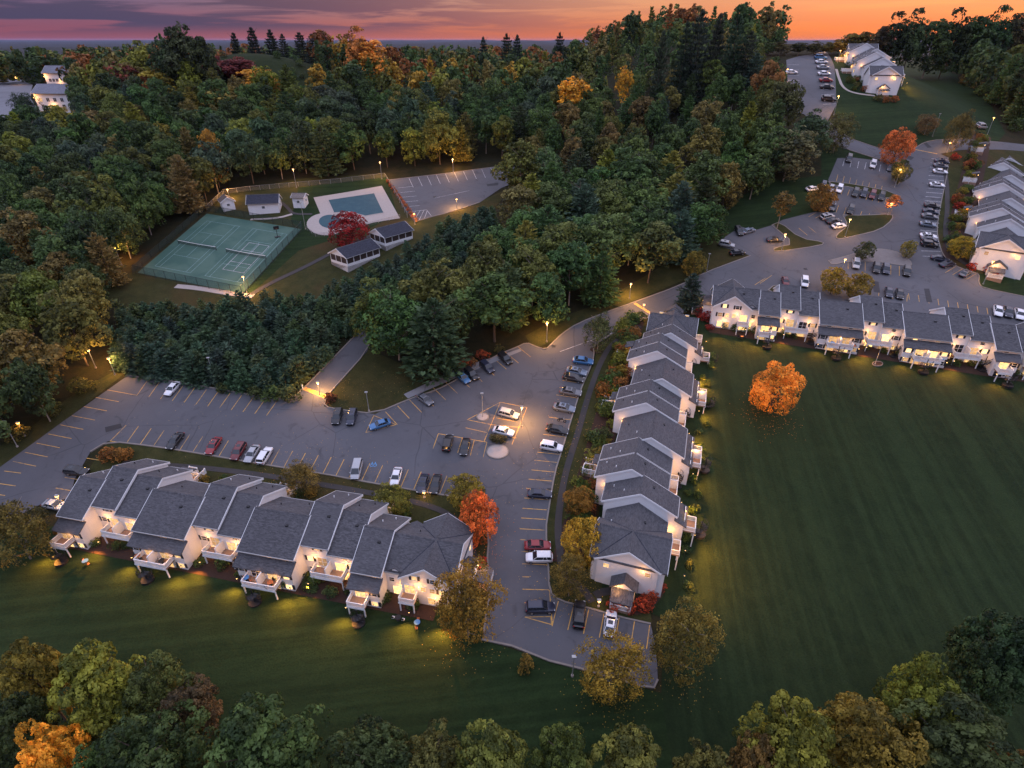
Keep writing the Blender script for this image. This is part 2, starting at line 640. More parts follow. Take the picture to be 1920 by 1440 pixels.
def flood(parent, loc, watts, aim, col=(1.0, 0.37, 0.05)):
    ld = bpy.data.lights.new('flood_light', 'SPOT')
    ld.energy = watts
    ld.color = col
    ld.shadow_soft_size = 0.12
    ld.spot_size = 2.2
    ld.spot_blend = 1.0
    o = bpy.data.objects.new('flood_light', ld)
    COL.objects.link(o)
    o.parent = parent
    o.location = loc
    o.rotation_euler = Vector(aim).to_track_quat('-Z', 'Y').to_euler()
    return o


def smooth_px(pts, it=2, closed=False):
    for _ in range(it):
        out = []
        n = len(pts)
        rng = range(n if closed else n - 1)
        if not closed:
            out.append(pts[0])
        for i in rng:
            a, b = pts[i], pts[(i + 1) % n]
            out.append((a[0] * .75 + b[0] * .25, a[1] * .75 + b[1] * .25))
            out.append((a[0] * .25 + b[0] * .75, a[1] * .25 + b[1] * .75))
        if not closed:
            out.append(pts[-1])
        pts = out
    return pts


def clip_half(poly, ax, k, keep_hi):
    out = []
    n = len(poly)
    for i in range(n):
        p, q = poly[i], poly[(i + 1) % n]
        dp, dq = p[ax] - k, q[ax] - k
        if not keep_hi:
            dp, dq = -dp, -dq
        if dp >= 0:
            out.append(p)
        if (dp > 0 > dq) or (dp < 0 < dq):
            f = dp / (dp - dq)
            r = [p[0] + (q[0] - p[0]) * f, p[1] + (q[1] - p[1]) * f]
            r[ax] = k
            out.append(tuple(r))
    return out


def bands(poly, ax, step):
    lo, hi = min(p[ax] for p in poly), max(p[ax] for p in poly)
    k = math.floor(lo / step + 1e-9) * step + step
    out = []
    while k < hi - 1e-6:
        part = clip_half(poly, ax, k, False)
        if len(part) > 2:
            out.append(part)
        poly = clip_half(poly, ax, k, True)
        if len(poly) < 3:
            return out
        k += step
    out.append(poly)
    return out


def drape(name, px, off, mat, step=4.0, world=False, parent=None, kind='structure'):
    """a sheet that follows the ground inside an outline"""
    pts = [Vector((p[0], p[1], 0)) if world else P(*p) for p in px]
    pts = [Vector((p.x, p.y, 0)) for p in pts]
    idx, vs, fs = {}, [], []

    def vid(p):
        k = (round(p[0], 3), round(p[1], 3))
        if k not in idx:
            idx[k] = len(vs)
            vs.append((p[0], p[1], H(p[0], p[1]) + off))
        return idx[k]
    for tri in tessellate_polygon([pts]):
        t = [(pts[i].x, pts[i].y) for i in tri]
        if (t[1][0] - t[0][0]) * (t[2][1] - t[0][1]) - (t[1][1] - t[0][1]) * (t[2][0] - t[0][0]) < 0:
            t = t[::-1]
        for bx in bands(t, 0, step):
            for by in bands(bx, 1, step):
                f = []
                for p in by:
                    i = vid(p)
                    if i not in f:
                        f.append(i)
                if len(f) > 2:
                    fs.append(f)
    me = bpy.data.meshes.new(name)
    me.from_pydata(vs, [], fs)
    me.polygons.foreach_set('use_smooth', [True] * len(fs))
    me.materials.append(mat)
    o = link(name, me, parent)
    if parent is None:
        o['kind'] = kind
    return o


def resample(pts, step):
    out = [pts[0]]
    for a, b in zip(pts, pts[1:]):
        L = (b - a).length
        n = max(1, int(L / step))
        out += [a.lerp(b, (i + 1) / n) for i in range(n)]
    return out


def ribbon(mb, wpts, w, z0, z1):
    """box-section strip following the ground along world points"""
    pts = resample([Vector((p.x, p.y, 0)) for p in wpts], 2.5)
    n = len(pts)
    vs = []
    for i, p in enumerate(pts):
        d = (pts[min(i + 1, n - 1)] - pts[max(i - 1, 0)]).normalized()
        s = Vector((-d.y, d.x, 0)) * w * 0.5
        for q, z in ((p - s, z0), (p - s, z1), (p + s, z1), (p + s, z0)):
            vs.append((q.x, q.y, H(q.x, q.y) + z))
    fs = []
    for i in range(n - 1):
        a, b = 4 * i, 4 * (i + 1)
        for k in range(4):
            fs.append((a + k, a + (k + 1) % 4, b + (k + 1) % 4, b + k))
    fs += [(3, 2, 1, 0), tuple(4 * (n - 1) + k for k in range(4))]
    mb.add(vs, fs)


def kerb(px, smooth=1):
    mb = MB()
    ribbon(mb, [P(*p) for p in smooth_px(px, smooth)], 0.30, -0.1, 0.26)
    o = mb.build('kerb', KERB)
    o['kind'] = 'structure'
    return o
# ================================================================== ground
def axis(lo, hi, step, far_lo, far_hi):
    a = list(np.arange(lo, hi + 0.1, step))
    k, s = hi, step
    while k < far_hi:
        s *= 1.25
        k += s
        a.append(k)
    k, s = lo, step
    while k > far_lo:
        s *= 1.25
        k -= s
        a.insert(0, k)
    return a


gx, gy = axis(-300, 330, 4, -24000, 24000), axis(4, 520, 4, -600, 30000)
gv = [(x, y, H(x, y)) for y in gy for x in gx]
nx = len(gx)
gf = [(j * nx + i, j * nx + i + 1, (j + 1) * nx + i + 1, (j + 1) * nx + i) for j in range(len(gy) - 1) for i in range(nx - 1)]
gme = bpy.data.meshes.new('ground')
gme.from_pydata(gv, [], gf)
gme.polygons.foreach_set('use_smooth', [True] * len(gf))
gme.materials.append(FLOOR)
tag(link('ground', gme), kind='structure')

# lawns
drape('lawn', [(-260, 1250), (-200, 1020), (60, 990), (130, 985), (880, 1010), (905, 1060), (905, 1200), (1090, 1258), (1240, 1300), (1290, 1640), (960, 1640), (400, 1580), (-100, 1440)], 0.05, LAWN)
drape('lawn', [(1240, 1300), (1245, 1160), (1100, 1100), (1150, 800), (1260, 600), (1340, 580), (1600, 640), (2150, 720), (2300, 1150), (1900, 1440), (1500, 1620), (1290, 1640)], 0.05, LAWN2)
drape('lawn', [(602, 755), (640, 713), (690, 655), (730, 672), (800, 705), (835, 722), (773, 749), (703, 779), (650, 772), (607, 765)], 0.05, VERGE)
drape('lawn', [(180, 540), (262, 505), (390, 400), (425, 362), (560, 335), (722, 325), (780, 412), (900, 378), (960, 350), (920, 400), (850, 470), (760, 520), (560, 590), (230, 590)], 0.05, VERGE)
drape('lawn', [(560, 352), (725, 332), (745, 402), (700, 425), (655, 440), (560, 470), (478, 545), (455, 553), (567, 430), (545, 415)], 0.08, LAWN)
drape('lawn', [(1000, 655), (1035, 640), (1083, 604), (1187, 565), (1313, 512), (1407, 478), (1380, 440), (1320, 430), (1240, 500), (1120, 570), (1040, 600), (985, 630)], 0.05, VERGE)
drape('lawn', [(1400, 440), (1345, 440), (1370, 380), (1440, 340), (1540, 330), (1540, 250), (1600, 270), (1690, 310), (1680, 420), (1560, 455), (1500, 460)], 0.05, LAWN)
drape('lawn', [(1560, 120), (1600, 60), (1700, 55), (1760, 130), (1860, 200), (1885, 250), (1870, 268), (1763, 262), (1713, 280), (1657, 280), (1585, 255), (1560, 200)], 0.05, LAWN)
drape('lawn', [(1775, 285), (1860, 280), (1990, 250), (2080, 560), (1920, 556), (1840, 540), (1830, 515), (1770, 485), (1755, 440), (1770, 330)], 0.05, VERGE)
drape('lawn', [(1832, 513), (1930, 520), (2050, 560), (1920, 556), (1843, 541)], 0.08, LAWN)
drape('verge', [(1020, 1110), (1030, 1060), (1022, 990), (1028, 955), (1040, 885), (1056, 842), (1072, 788), (1094, 722), (1112, 688), (1118, 660), (1165, 620), (1222, 592), (1265, 575),
                (1262, 600), (1190, 660), (1140, 750), (1100, 900), (1120, 1010), (1130, 1110), (1220, 1150), (1222, 1170), (1100, 1140), (1045, 1128)], 0.10, VERGE)
drape('verge', [(190, 845), (205, 828), (292, 838), (367, 850), (500, 873), (612, 890), (675, 902), (735, 913), (840, 930), (905, 955), (917, 1010), (912, 1060),
                (880, 1060), (800, 1010), (600, 960), (300, 900), (160, 890)], 0.10, VERGE)
# forest edge earth beside the lower car park
drape('bare_earth', [(235, 700), (225, 690), (130, 745), (60, 800), (-40, 860), (-80, 920), (0, 880), (120, 790)], 0.06, VERGE)

# ------------------------------------------------------------------ asphalt
main_px = [(240, 705), (340, 718), (520, 750), (548, 747), (566, 733), (640, 657), (690, 605), (712, 600), (688, 660), (640, 713), (612, 745), (607, 763), (640, 770), (703, 777), (773, 747),
           (817, 733), (857, 713), (930, 667), (967, 653), (987, 643), (1003, 650), (1023, 657), (1035, 645), (1053, 627), (1083, 607), (1140, 585), (1187, 568), (1273, 537),
           (1313, 515), (1407, 480), (1350, 462), (1352, 450), (1388, 425), (1413, 433), (1447, 423), (1467, 413), (1527, 398), (1567, 398), (1557, 363), (1553, 337), (1570, 297), (1600, 296),
           (1648, 302), (1672, 306), (1640, 297), (1577, 277), (1533, 240), (1508, 215), (1474, 205), (1474, 113), (1497, 106), (1550, 98), (1564, 123), (1568, 197), (1552, 227), (1583, 257), (1657, 282), (1693, 290),
           (1713, 280), (1733, 267), (1763, 262), (1857, 265), (1990, 268), (1990, 286), (1853, 281), (1793, 283), (1763, 289), (1777, 296), (1777, 320), (1767, 367), (1757, 417), (1757, 445), (1768, 482), (1788, 498),
           (1818, 510), (1836, 514), (1834, 532), (1843, 541), (1920, 557), (2060, 585), (2060, 660), (1920, 640), (1700, 612), (1600, 598), (1440, 570), (1345, 552), (1300, 565), (1235, 588),
           (1220, 594), (1160, 620), (1125, 640), (1112, 652), (1114, 667), (1107, 690), (1090, 727), (1070, 790), (1053, 847), (1040, 887), (1028, 960), (1023, 993), (1028, 1060), (1030, 1110), (1047, 1127), (1100, 1140),
           (1157, 1157), (1220, 1171), (1226, 1200), (1232, 1245), (1233, 1275), (1226, 1290), (1200, 1287), (1090, 1255), (1030, 1240), (960, 1212), (903, 1200), (907, 1187), (920, 1100), (913, 1057), (917, 1010), (908, 960), (880, 938), (837, 930),
           (733, 913), (673, 902), (610, 890), (500, 873), (367, 850), (290, 838), (203, 828), (170, 848), (140, 900), (132, 935), (80, 945), (20, 975), (-60, 1010), (-160, 1010), (-120, 930), (0, 877), (120, 790)]
main_lot = drape('car_park', main_px, 0.13, ASPH, 4.0)
pool_px = [(730, 338), (827, 327), (957, 310), (1000, 305), (960, 345), (940, 353), (900, 380), (840, 400), (810, 407), (777, 417), (763, 397), (750, 373)]
pool_lot = drape('pool_car_park', pool_px, 0.13, ASPH, 4.0)
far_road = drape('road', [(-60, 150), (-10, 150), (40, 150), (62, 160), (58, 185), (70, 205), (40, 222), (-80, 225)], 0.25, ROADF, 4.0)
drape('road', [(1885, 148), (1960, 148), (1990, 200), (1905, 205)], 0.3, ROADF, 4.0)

# kerbs
kerb([(240, 705), (340, 718), (520, 750), (548, 747), (566, 733), (640, 657), (690, 605)], 1)
kerb([(712, 600), (688, 660), (640, 713), (612, 745), (607, 763), (640, 770), (703, 777), (773, 747), (817, 733), (857, 713), (930, 667), (967, 653), (987, 643), (1003, 650), (1023, 657), (1035, 645), (1053, 627), (1083, 607), (1140, 585), (1187, 568), (1273, 537), (1313, 515), (1407, 480)], 1)
kerb([(1235, 588), (1220, 594), (1160, 620), (1125, 640), (1112, 652), (1114, 667), (1107, 690), (1090, 727), (1070, 790), (1053, 847), (1040, 887), (1028, 960), (1023, 993), (1028, 1060), (1030, 1110), (1047, 1127), (1100, 1140), (1157, 1157), (1220, 1171)], 1)
kerb([(1233, 1275), (1226, 1290), (1200, 1287), (1090, 1255), (1030, 1240), (960, 1212), (903, 1200)], 0)
kerb([(907, 1187), (920, 1100), (913, 1057), (917, 1010), (908, 960), (880, 938), (837, 930), (733, 913), (673, 902), (610, 890), (500, 873), (367, 850), (290, 838), (203, 828), (170, 848)], 1)
kerb([(730, 338), (827, 327), (957, 310)], 0)
kerb([(900, 380), (840, 400), (810, 407), (777, 417)], 1)
kerb([(1533, 240), (1577, 277), (1640, 297), (1672, 306)], 1)
kerb([(1552, 227), (1583, 257), (1657, 282), (1693, 290), (1713, 280), (1733, 267), (1763, 262), (1857, 265)], 1)
kerb([(1777, 296), (1777, 320), (1767, 367), (1757, 417), (1757, 445), (1768, 482), (1788, 498), (1818, 510), (1836, 514), (1834, 532), (1843, 541), (1920, 557), (2000, 573)], 1)

# islands in the upper car parks
for pts in ([(1447, 423), (1462, 417), (1500, 448), (1545, 455), (1540, 461), (1452, 474), (1450, 466), (1490, 458)],
            [(1580, 404), (1620, 405), (1672, 402), (1674, 412), (1650, 432), (1600, 444), (1570, 450), (1566, 443), (1590, 424)],
            [(1553, 341), (1600, 346), (1680, 362), (1681, 378), (1600, 352), (1560, 348)],
            [(1655, 303), (1690, 306), (1694, 320), (1684, 350), (1678, 344), (1672, 316)],
            [(1440, 545), (1452, 535), (1480, 538), (1480, 548), (1460, 553)]):
    drape('grass_island', smooth_px(pts, 1, True), 0.24, VERGE, 3.0)
    kerb(pts + [pts[0]], 1)
isl = [(1553, 490), (1592, 480), (1625, 468), (1660, 468), (1690, 476), (1712, 496), (1700, 500), (1640, 491), (1590, 491), (1560, 498)]
drape('concrete_island', smooth_px(isl, 1, True), 0.25, M('concrete_worn', (0.17, 0.155, 0.15), 0.85, 0.25, 0.8, 0.2), 3.0)
kerb(isl + [isl[0]], 1)


def ring_island(u, v, ru, rv, mat=CONC):
    pts = [(u + ru * math.cos(a), v + rv * math.sin(a)) for a in np.linspace(0, 2 * math.pi, 24, endpoint=False)]
    drape('island', pts, 0.26, mat, 3.0)
    kerb(pts + [pts[0]], 0)


ring_island(933, 848, 20, 13)
ring_island(905, 783, 11, 7)
ring_island(1645, 683, 9, 4, MULCH)
pts = [(1103, 656), (1118, 650), (1128, 656), (1130, 664), (1115, 664)]
drape('planted_island', smooth_px(pts, 1, True), 0.25, MULCH, 3.0)

# darker repairs and drains
for pts in ([(197, 802), (227, 795), (229, 803), (199, 812)], [(1635, 528), (1647, 529), (1650, 550), (1638, 548)], [(1732, 542), (1742, 542), (1748, 568), (1737, 567)],
            [(912, 346), (934, 343), (934, 348), (914, 350)], [(1700, 291), (1714, 296), (1708, 301), (1696, 297)], [(1730, 268), (1737, 268), (1747, 277), (1739, 278)]):
    drape('asphalt_patch', pts, 0.145, ASPH2, 3.0, parent=main_lot)
for pts in ([(757, 740), (862, 690), (975, 655), (978, 659), (868, 704), (765, 748)],):
    drape('asphalt_strip', pts, 0.14, asphalt_mat('asphalt_pale', (0.20, 0.195, 0.20)), 3.0, parent=main_lot)
for u, v in ((1038, 650), (1031, 920), (1510, 505), (815, 370)):
    c = P(u, v)
    mb = MB()
    for k in range(5):
        mb.box(c.x - 0.5, c.x + 0.5, c.y - 0.5 + k * 0.22, c.y - 0.38 + k * 0.22, H(c.x, c.y - .5 + k * .22) + 0.15, H(c.x, c.y - .5 + k * .22) + 0.17)
    mb.build('drain_grate', BLACKM, main_lot)


# ------------------------------------------------------------------ painted lines
def seg(a, b, w=0.14, mat=YELLOW, parent=main_lot, name='parking_line', off=0.136):
    p, q = P(*a), P(*b)
    mb = MB()
    pts = resample([Vector((p.x, p.y, 0)), Vector((q.x, q.y, 0))], 2.0)
    d = (pts[-1] - pts[0]).normalized()
    s = Vector((-d.y, d.x, 0)) * w * 0.5
    vs, fs = [], []
    for r in pts:
        for k in (r - s, r + s):
            vs.append((k.x, k.y, H(k.x, k.y) + off))
    for i in range(len(pts) - 1):
        fs.append((2 * i, 2 * i + 2, 2 * i + 3, 2 * i + 1))
    mb.add(vs, fs)
    return mb.build(name, mat, parent)


def row(a, b, n, va, vb=None, **kw):
    vb = vb or va
    for i in range(n):
        f = i / (n - 1)
        u, v = a[0] + (b[0] - a[0]) * f, a[1] + (b[1] - a[1]) * f
        du, dv = va[0] + (vb[0] - va[0]) * f, va[1] + (vb[1] - va[1]) * f
        seg((u, v), (u + du, v + dv), **kw)


row((277, 714), (520, 752), 12, (-20, 28))
seg((257, 742), (202, 732))
row((180, 746), (25, 866), 8, (43, 8), (43, 9))
seg((8, 884), (40, 888)), seg((-12, 906), (30, 912)), seg((-30, 924), (10, 930))
row((238, 831), (825, 926), 25, (22, -31), (13, -33))
seg((207, 828), (237, 798)), seg((207, 828), (238, 832))
seg((163, 860), (195, 865)), seg((122, 896), (146, 900)), seg((105, 916), (141, 922)), seg((90, 936), (132, 943))
for k in [(1093, 720), (1088, 733), (1083, 747), (1077, 770), (1070, 788), (1060, 820), (1056, 836), (1050, 853), (1045, 868), (1040, 886), (1035, 903), (1031, 920), (1028, 938), (1025, 957), (1023, 975), (1021, 995),
          (1022, 1015), (1025, 1037), (1027, 1060), (1028, 1084), (1029, 1107), (1033, 1132)]:
    f = (k[1] - 720) / 412
    seg(k, (k[0] - 39 - 11 * f, k[1] - 6 + 5 * f))
row((1047, 1128), (1218, 1173), 7, (-12, 47), (-6, 45))
for a, b in (((984, 1158), (1033, 1157)), ((984, 1158), (1034, 1172)), ((1033, 1157), (1034, 1172)), ((1030, 1107), (1036, 1172))):
    seg(a, b)
row((723, 773), (970, 650), 12, (22, 24), (25, 20))
for a, b in (((876, 788), (938, 755)), ((938, 755), (988, 765)), ((938, 755), (908, 828)), ((930, 784), (970, 792)), ((873, 803), (913, 812)), ((876, 788), (921, 797)), ((988, 765), (960, 834)),
             ((822, 814), (913, 830)), ((822, 814), (812, 842)), ((867, 822), (858, 850)), ((889, 827), (882, 855)), ((913, 830), (906, 858)), ((686, 812), (701, 780)), ((686, 812), (743, 797)), ((701, 780), (743, 797)),
             ((921, 797), (975, 802)), ((917, 815), (968, 822))):
    seg(a, b)
row((767, 335), (937, 313), 11, (8, 17), (7, 16), mat=WHITEL, parent=pool_lot)
row((747, 353), (762, 388), 5, (28, -3), (25, -2), mat=WHITEL, parent=pool_lot)
for a, b in (((766, 398), (800, 394)), ((800, 394), (809, 406)), ((772, 404), (780, 396)), ((778, 412), (788, 395)), ((786, 413), (795, 395)), ((796, 410), (801, 396)), ((815, 372), (880, 358))):
    seg(a, b, mat=WHITEL, parent=pool_lot)
row((1583, 299), (1665, 311), 7, (-3, 13), mat=WHITEL)
row((1571, 328), (1654, 349), 8, (-3, 12), mat=YELLOW)
row((1581, 354), (1662, 372), 8, (-4, 11))
row((1572, 386), (1645, 404), 6, (-5, 14))
row((1480, 432), (1515, 425), 3, (16, 13))
row((1556, 404), (1530, 399), 3, (-14, 8))
row((1776, 300), (1757, 443), 19, (-30, -2), (-33, -3), mat=WHITEL, w=0.18)
row((1757, 452), (1766, 482), 4, (-36, -1), mat=WHITEL, w=0.18)
row((1792, 500), (1833, 512), 4, (-20, 12), mat=YELLOW)
row((1590, 487), (1702, 502), 8, (0, 18))
row((1703, 551), (1850, 578), 9, (2, 12))
row((1568, 540), (1700, 566), 6, (1, -12))
seg((1435, 522), (1415, 535)), seg((1447, 517), (1425, 532))
row((1553, 106), (1567, 195), 11, (-24, 1), mat=WHITEL, w=0.2)
row((1477, 122), (1479, 200), 9, (21, 0), mat=WHITEL, w=0.2)
seg((1150, 624), (1050, 660), w=0.16, mat=WHITEL, name='lane_line')
seg((571, 729), (612, 745), w=1.1, name='speed_hump_band')
seg((1190, 569), (1221, 589), w=0.9, name='speed_hump_band')
seg((1716, 281), (1757, 289), w=0.5, name='stop_band')
# blue wheelchair marks in the stall behind the white van
for u in (697, 703):
    c = P(u, 873)
    mb = MB()
    for k in range(10):
        a0, a1 = 2 * math.pi * k / 10 - 1.2, 2 * math.pi * (k + .8) / 10 - 1.2
        mb.add([(c.x + r * math.cos(a), c.y + r * math.sin(a), H(c.x, c.y) + 0.15 + 0.18 * r * math.sin(a)) for r, a in ((.30, a0), (.42, a0), (.42, a1), (.30, a1))], [(0, 1, 2, 3)])
    mb.add([(c.x + x, c.y + y, H(c.x, c.y) + 0.15 + 0.18 * y) for x, y in ((-.06, .1), (.06, .1), (.06, .8), (-.06, .8))], [(0, 1, 2, 3)])
    mb.build('wheelchair_mark', BLUEL, main_lot)

# ------------------------------------------------------------------ footpaths
def footpath(px, w, mat=ASPH3, off=0.16):
    mb = MB()
    ribbon(mb, [P(*p) for p in smooth_px(px, 2)], w, 0.0, off)
    o = mb.build('footpath', mat)
    o['kind'] = 'structure'


footpath([(1110, 1130), (1095, 1105), (1055, 1080), (1050, 1040), (1045, 990), (1052, 930), (1062, 880), (1083, 815), (1102, 745), (1125, 680), (1150, 640), (1200, 612)], 1.3)
footpath([(230, 868), (420, 880), (640, 915), (800, 945), (860, 975), (885, 1020), (890, 1060)], 1.2)
footpath([(1770, 300), (1778, 380), (1770, 450), (1790, 485), (1830, 505)], 1.5)
footpath([(470, 553), (510, 530), (575, 500), (640, 465), (700, 440), (765, 425)], 1.6, ASPH3)
footpath([(330, 537), (375, 541), (430, 551), (475, 556)], 2.0, CONC)
footpath([(527, 380), (540, 390), (548, 402), (585, 402)], 1.3, ASPH3)
footpath([(548, 402), (520, 410), (470, 412)], 1.2, CONC)
footpath([(1568, 130), (1572, 145), (1580, 165), (1600, 175), (1640, 180)], 1.2, CONC)
footpath([(1115, 1118), (1130, 1110), (1165, 1108)], 1.4)

# ================================================================== tennis courts
cA, cB, cC, cD = [P(*p) for p in ((258, 512), (455, 551), (565, 430), (388, 401))]
drape('tennis_court', [(258, 512), (455, 551), (565, 430), (388, 401)], 0.12, COURT, 3.0)
court = [o for o in bpy.data.objects if o.name == 'tennis_court'][0]


def CT(a, b):
    p = (cA * (1 - a) + cB * a) * (1 - b) + (cD * (1 - a) + cC * a) * b
    return Vector((p.x, p.y, 0))


def cline(a0, b0, a1, b1, w=0.1, mat=None):
    p, q = CT(a0, b0), CT(a1, b1)
    mb = MB()
    d = (q - p).normalized()
    s = Vector((-d.y, d.x, 0)) * w * .5
    vs = []
    pts = resample([p, q], 3)
    for r in pts:
        for k in (r - s, r + s):
            vs.append((k.x, k.y, H(k.x, k.y) + 0.135))
    mb.add(vs, [(2 * i, 2 * i + 2, 2 * i + 3, 2 * i + 1) for i in range(len(pts) - 1)])
    mb.build('court_line', mat or WHITEL, court)


FAINT = M('line_faint', (0.22, 0.34, 0.32), 0.7, 0.3)
for a0, a1 in ((0.08, 0.43), (0.57, 0.92)):
    for a in (a0, a0 + .045, a1 - .045, a1):
        cline(a, .12, a, .88, mat=FAINT)
    for b in (.12, .88):
        cline(a0, b, a1, b, mat=FAINT)
    for b in (.31, .69):
        cline(a0 + .045, b, a1 - .045, b, mat=FAINT)
    cline((a0 + a1) / 2, .31, (a0 + a1) / 2, .69, mat=FAINT)
for a, b, c, d in ((.66, .24, .66, .66), (.86, .24, .86, .66), (.66, .24, .86, .24), (.66, .66, .86, .66), (.76, .24, .76, .66), (.66, .36, .86, .36), (.66, .54, .86, .54)):
    cline(a, b, c, d, 0.13)
for i, (a0, a1) in enumerate(((0.06, 0.45), (0.55, 0.94))):
    p, q = CT(a0, .47), CT(a1, .47)
    t = empty('tennis_net', onG((p.x + q.x) / 2, (p.y + q.y) / 2), ('sagging tennis net on the court beside the forest edge', 'tennis net crossing the small white court near the pool side')[i], 'net')
    o = t.location
    mb = MB()
    mid = (p + q) / 2
    pts = [p, (p + mid) / 2, mid, (mid + q) / 2, q]
    zs = [1.15, 1.05, 1.0, 1.05, 1.15]
    vs = []
    for r, z in zip(pts, zs):
        h = H(r.x, r.y) + .13
        vs += [(r.x - o.x, r.y - o.y, h - o.z + .05), (r.x - o.x, r.y - o.y, h + z - o.z)]
    mb.add(vs, [(2 * k, 2 * k + 2, 2 * k + 3, 2 * k + 1) for k in range(4)])
    mb.build('mesh', NETM, t)
    tp = MB()
    for k in range(4):
        tp.tube(vs[2 * k + 1], vs[2 * k + 3], .07, n=5)
    tp.build('tape', TRIM, t)
    for r in (p, q):
        h = H(r.x, r.y)
        MB().tube((r.x - o.x, r.y - o.y, h - o.z), (r.x - o.x, r.y - o.y, h - o.z + 1.35), .07, n=6).build('post', BLACKM, t)
    # basketball hoop on the pool side
hp = P(521, 445)
t = empty('basketball_hoop', onG(hp.x, hp.y, .1), 'black freestanding basketball hoop at the pool side of the green court', 'hoop', rz=0.6)
MB().box(-.9, .9, -.5, .7, 0, .18).build('base', BLACKM, t)
MB().tube((0, .3, 0), (0, 0, 3.2), .09, n=6).build('pole', BLACKM, t)
MB().box(-.9, .9, -.45, -.38, 2.7, 3.8).build('backboard', BLACKM, t)
mb = MB()
for k in range(10):
    a, b2 = 2 * math.pi * k / 10, 2 * math.pi * (k + 1) / 10
    mb.tube((.25 * math.cos(a), -.7 + .25 * math.sin(a), 3.0), (.25 * math.cos(b2), -.7 + .25 * math.sin(b2), 3.0), .03, n=4)
mb.build('rim', TERRA, t)


def fence(px, label, h=3.0, posts=4.0, mat=FENCEM, pm=BLACKM, pr=0.06, cat='fence', world=None):
    w = world or [P(*p) for p in px]
    w = [Vector((p.x, p.y, 0)) for p in w]
    t = empty('chain_link_fence', onG(w[0].x, w[0].y), label, cat)
    o = t.location
    post = MB().tube((0, 0, -.2), (0, 0, h), pr, n=5).mesh('post', pm)
    for a, b in zip(w, w[1:]):
        n = max(1, round((b - a).length / posts))
        for i in range(n):
            p, q = a.lerp(b, i / n), a.lerp(b, (i + 1) / n)
            hp_, hq = H(p.x, p.y), H(q.x, q.y)
            link('post', post, t, (p.x - o.x, p.y - o.y, hp_ - o.z))
            v = [(p.x - o.x, p.y - o.y, hp_ - o.z + .1), (q.x - o.x, q.y - o.y, hq - o.z + .1), (q.x - o.x, q.y - o.y, hq - o.z + h), (p.x - o.x, p.y - o.y, hp_ - o.z + h)]
            MB().add(v, [(0, 1, 2, 3)]).build('mesh_panel', mat, t)
            MB().tube(v[2], v[3], pr * .7, n=4, cap=False).build('rail', pm, t)
    link('post', post, t, (w[-1].x - o.x, w[-1].y - o.y, H(w[-1].x, w[-1].y) - o.z))


fence([(254, 514), (455, 555)], 'dark chain link fence along the near end of the tennis courts', world=None)
fence([(455, 555), (569, 430)], 'dark chain link fence between the tennis courts and the pool lawn')
fence([(569, 430), (388, 397)], 'dark chain link fence at the far end of the tennis courts', 2.6)
fence([(250, 514), (384, 396)], 'dark chain link fence along the forest side of the tennis courts', 2.2, 5.0)
fence([(388, 394), (418, 366)], 'pale railing stepping down between the courts and the trees', 1.6, 4.0, FENCEG, GREYM)
fence([(420, 364), (470, 358), (560, 350), (640, 343), (722, 333)], 'long low chain link fence between the pool lawn and the woods', 1.8, 4.0, FENCEG, GREYM)
fence([(722, 333), (745, 372), (764, 408)], 'chain link fence between the pool and its car park', 1.8, 4.0, FENCEG, GREYM)
fence([(576, 432), (592, 444), (625, 442), (690, 424), (750, 409)], 'low chain link fence around the near side of the pool', 1.3, 3.5, FENCEG, GREYM, .045)

# ================================================================== pool
deck = [(588, 371), (650, 361), (716, 349), (750, 410), (700, 418), (665, 428)] + [(612 + 37 * math.cos(a), 421 + 21 * math.sin(a)) for a in np.linspace(0.4, 4.4, 16)]
drape('pool_deck', deck, 0.16, CONC, 3.0)
pdeck = [o for o in bpy.data.objects if o.name == 'pool_deck'][0]
tag(drape('swimming_pool', [(615, 376), (702, 363), (720, 400), (685, 406), (655, 398), (626, 400)], 0.20, COVER, 3.0), 'large rectangular swimming pool under a blue green cover', 'pool')
tag(drape('wading_pool', [(619 + 21 * math.cos(a), 416 + 12.5 * math.sin(a)) for a in np.linspace(0, 2 * math.pi, 24, endpoint=False)], 0.20, COVER, 3.0), 'small round wading pool under a blue cover beside the big pool', 'pool')
for n_ in ('swimming_pool', 'wading_pool'):
    bpy.data.objects[n_]['kind'] = 'thing'
for px in ([(615, 376), (702, 363), (720, 400), (685, 406), (655, 398), (626, 400), (615, 376)],):
    mb = MB()
    ribbon(mb, [P(*p) for p in px], .4, .1, .26)
    mb.build('pool_coping', CONC, pdeck)
# ================================================================== town house rows
_cache = {}


def cmesh(key, fn):
    if key not in _cache:
        _cache[key] = fn()
    return _cache[key]


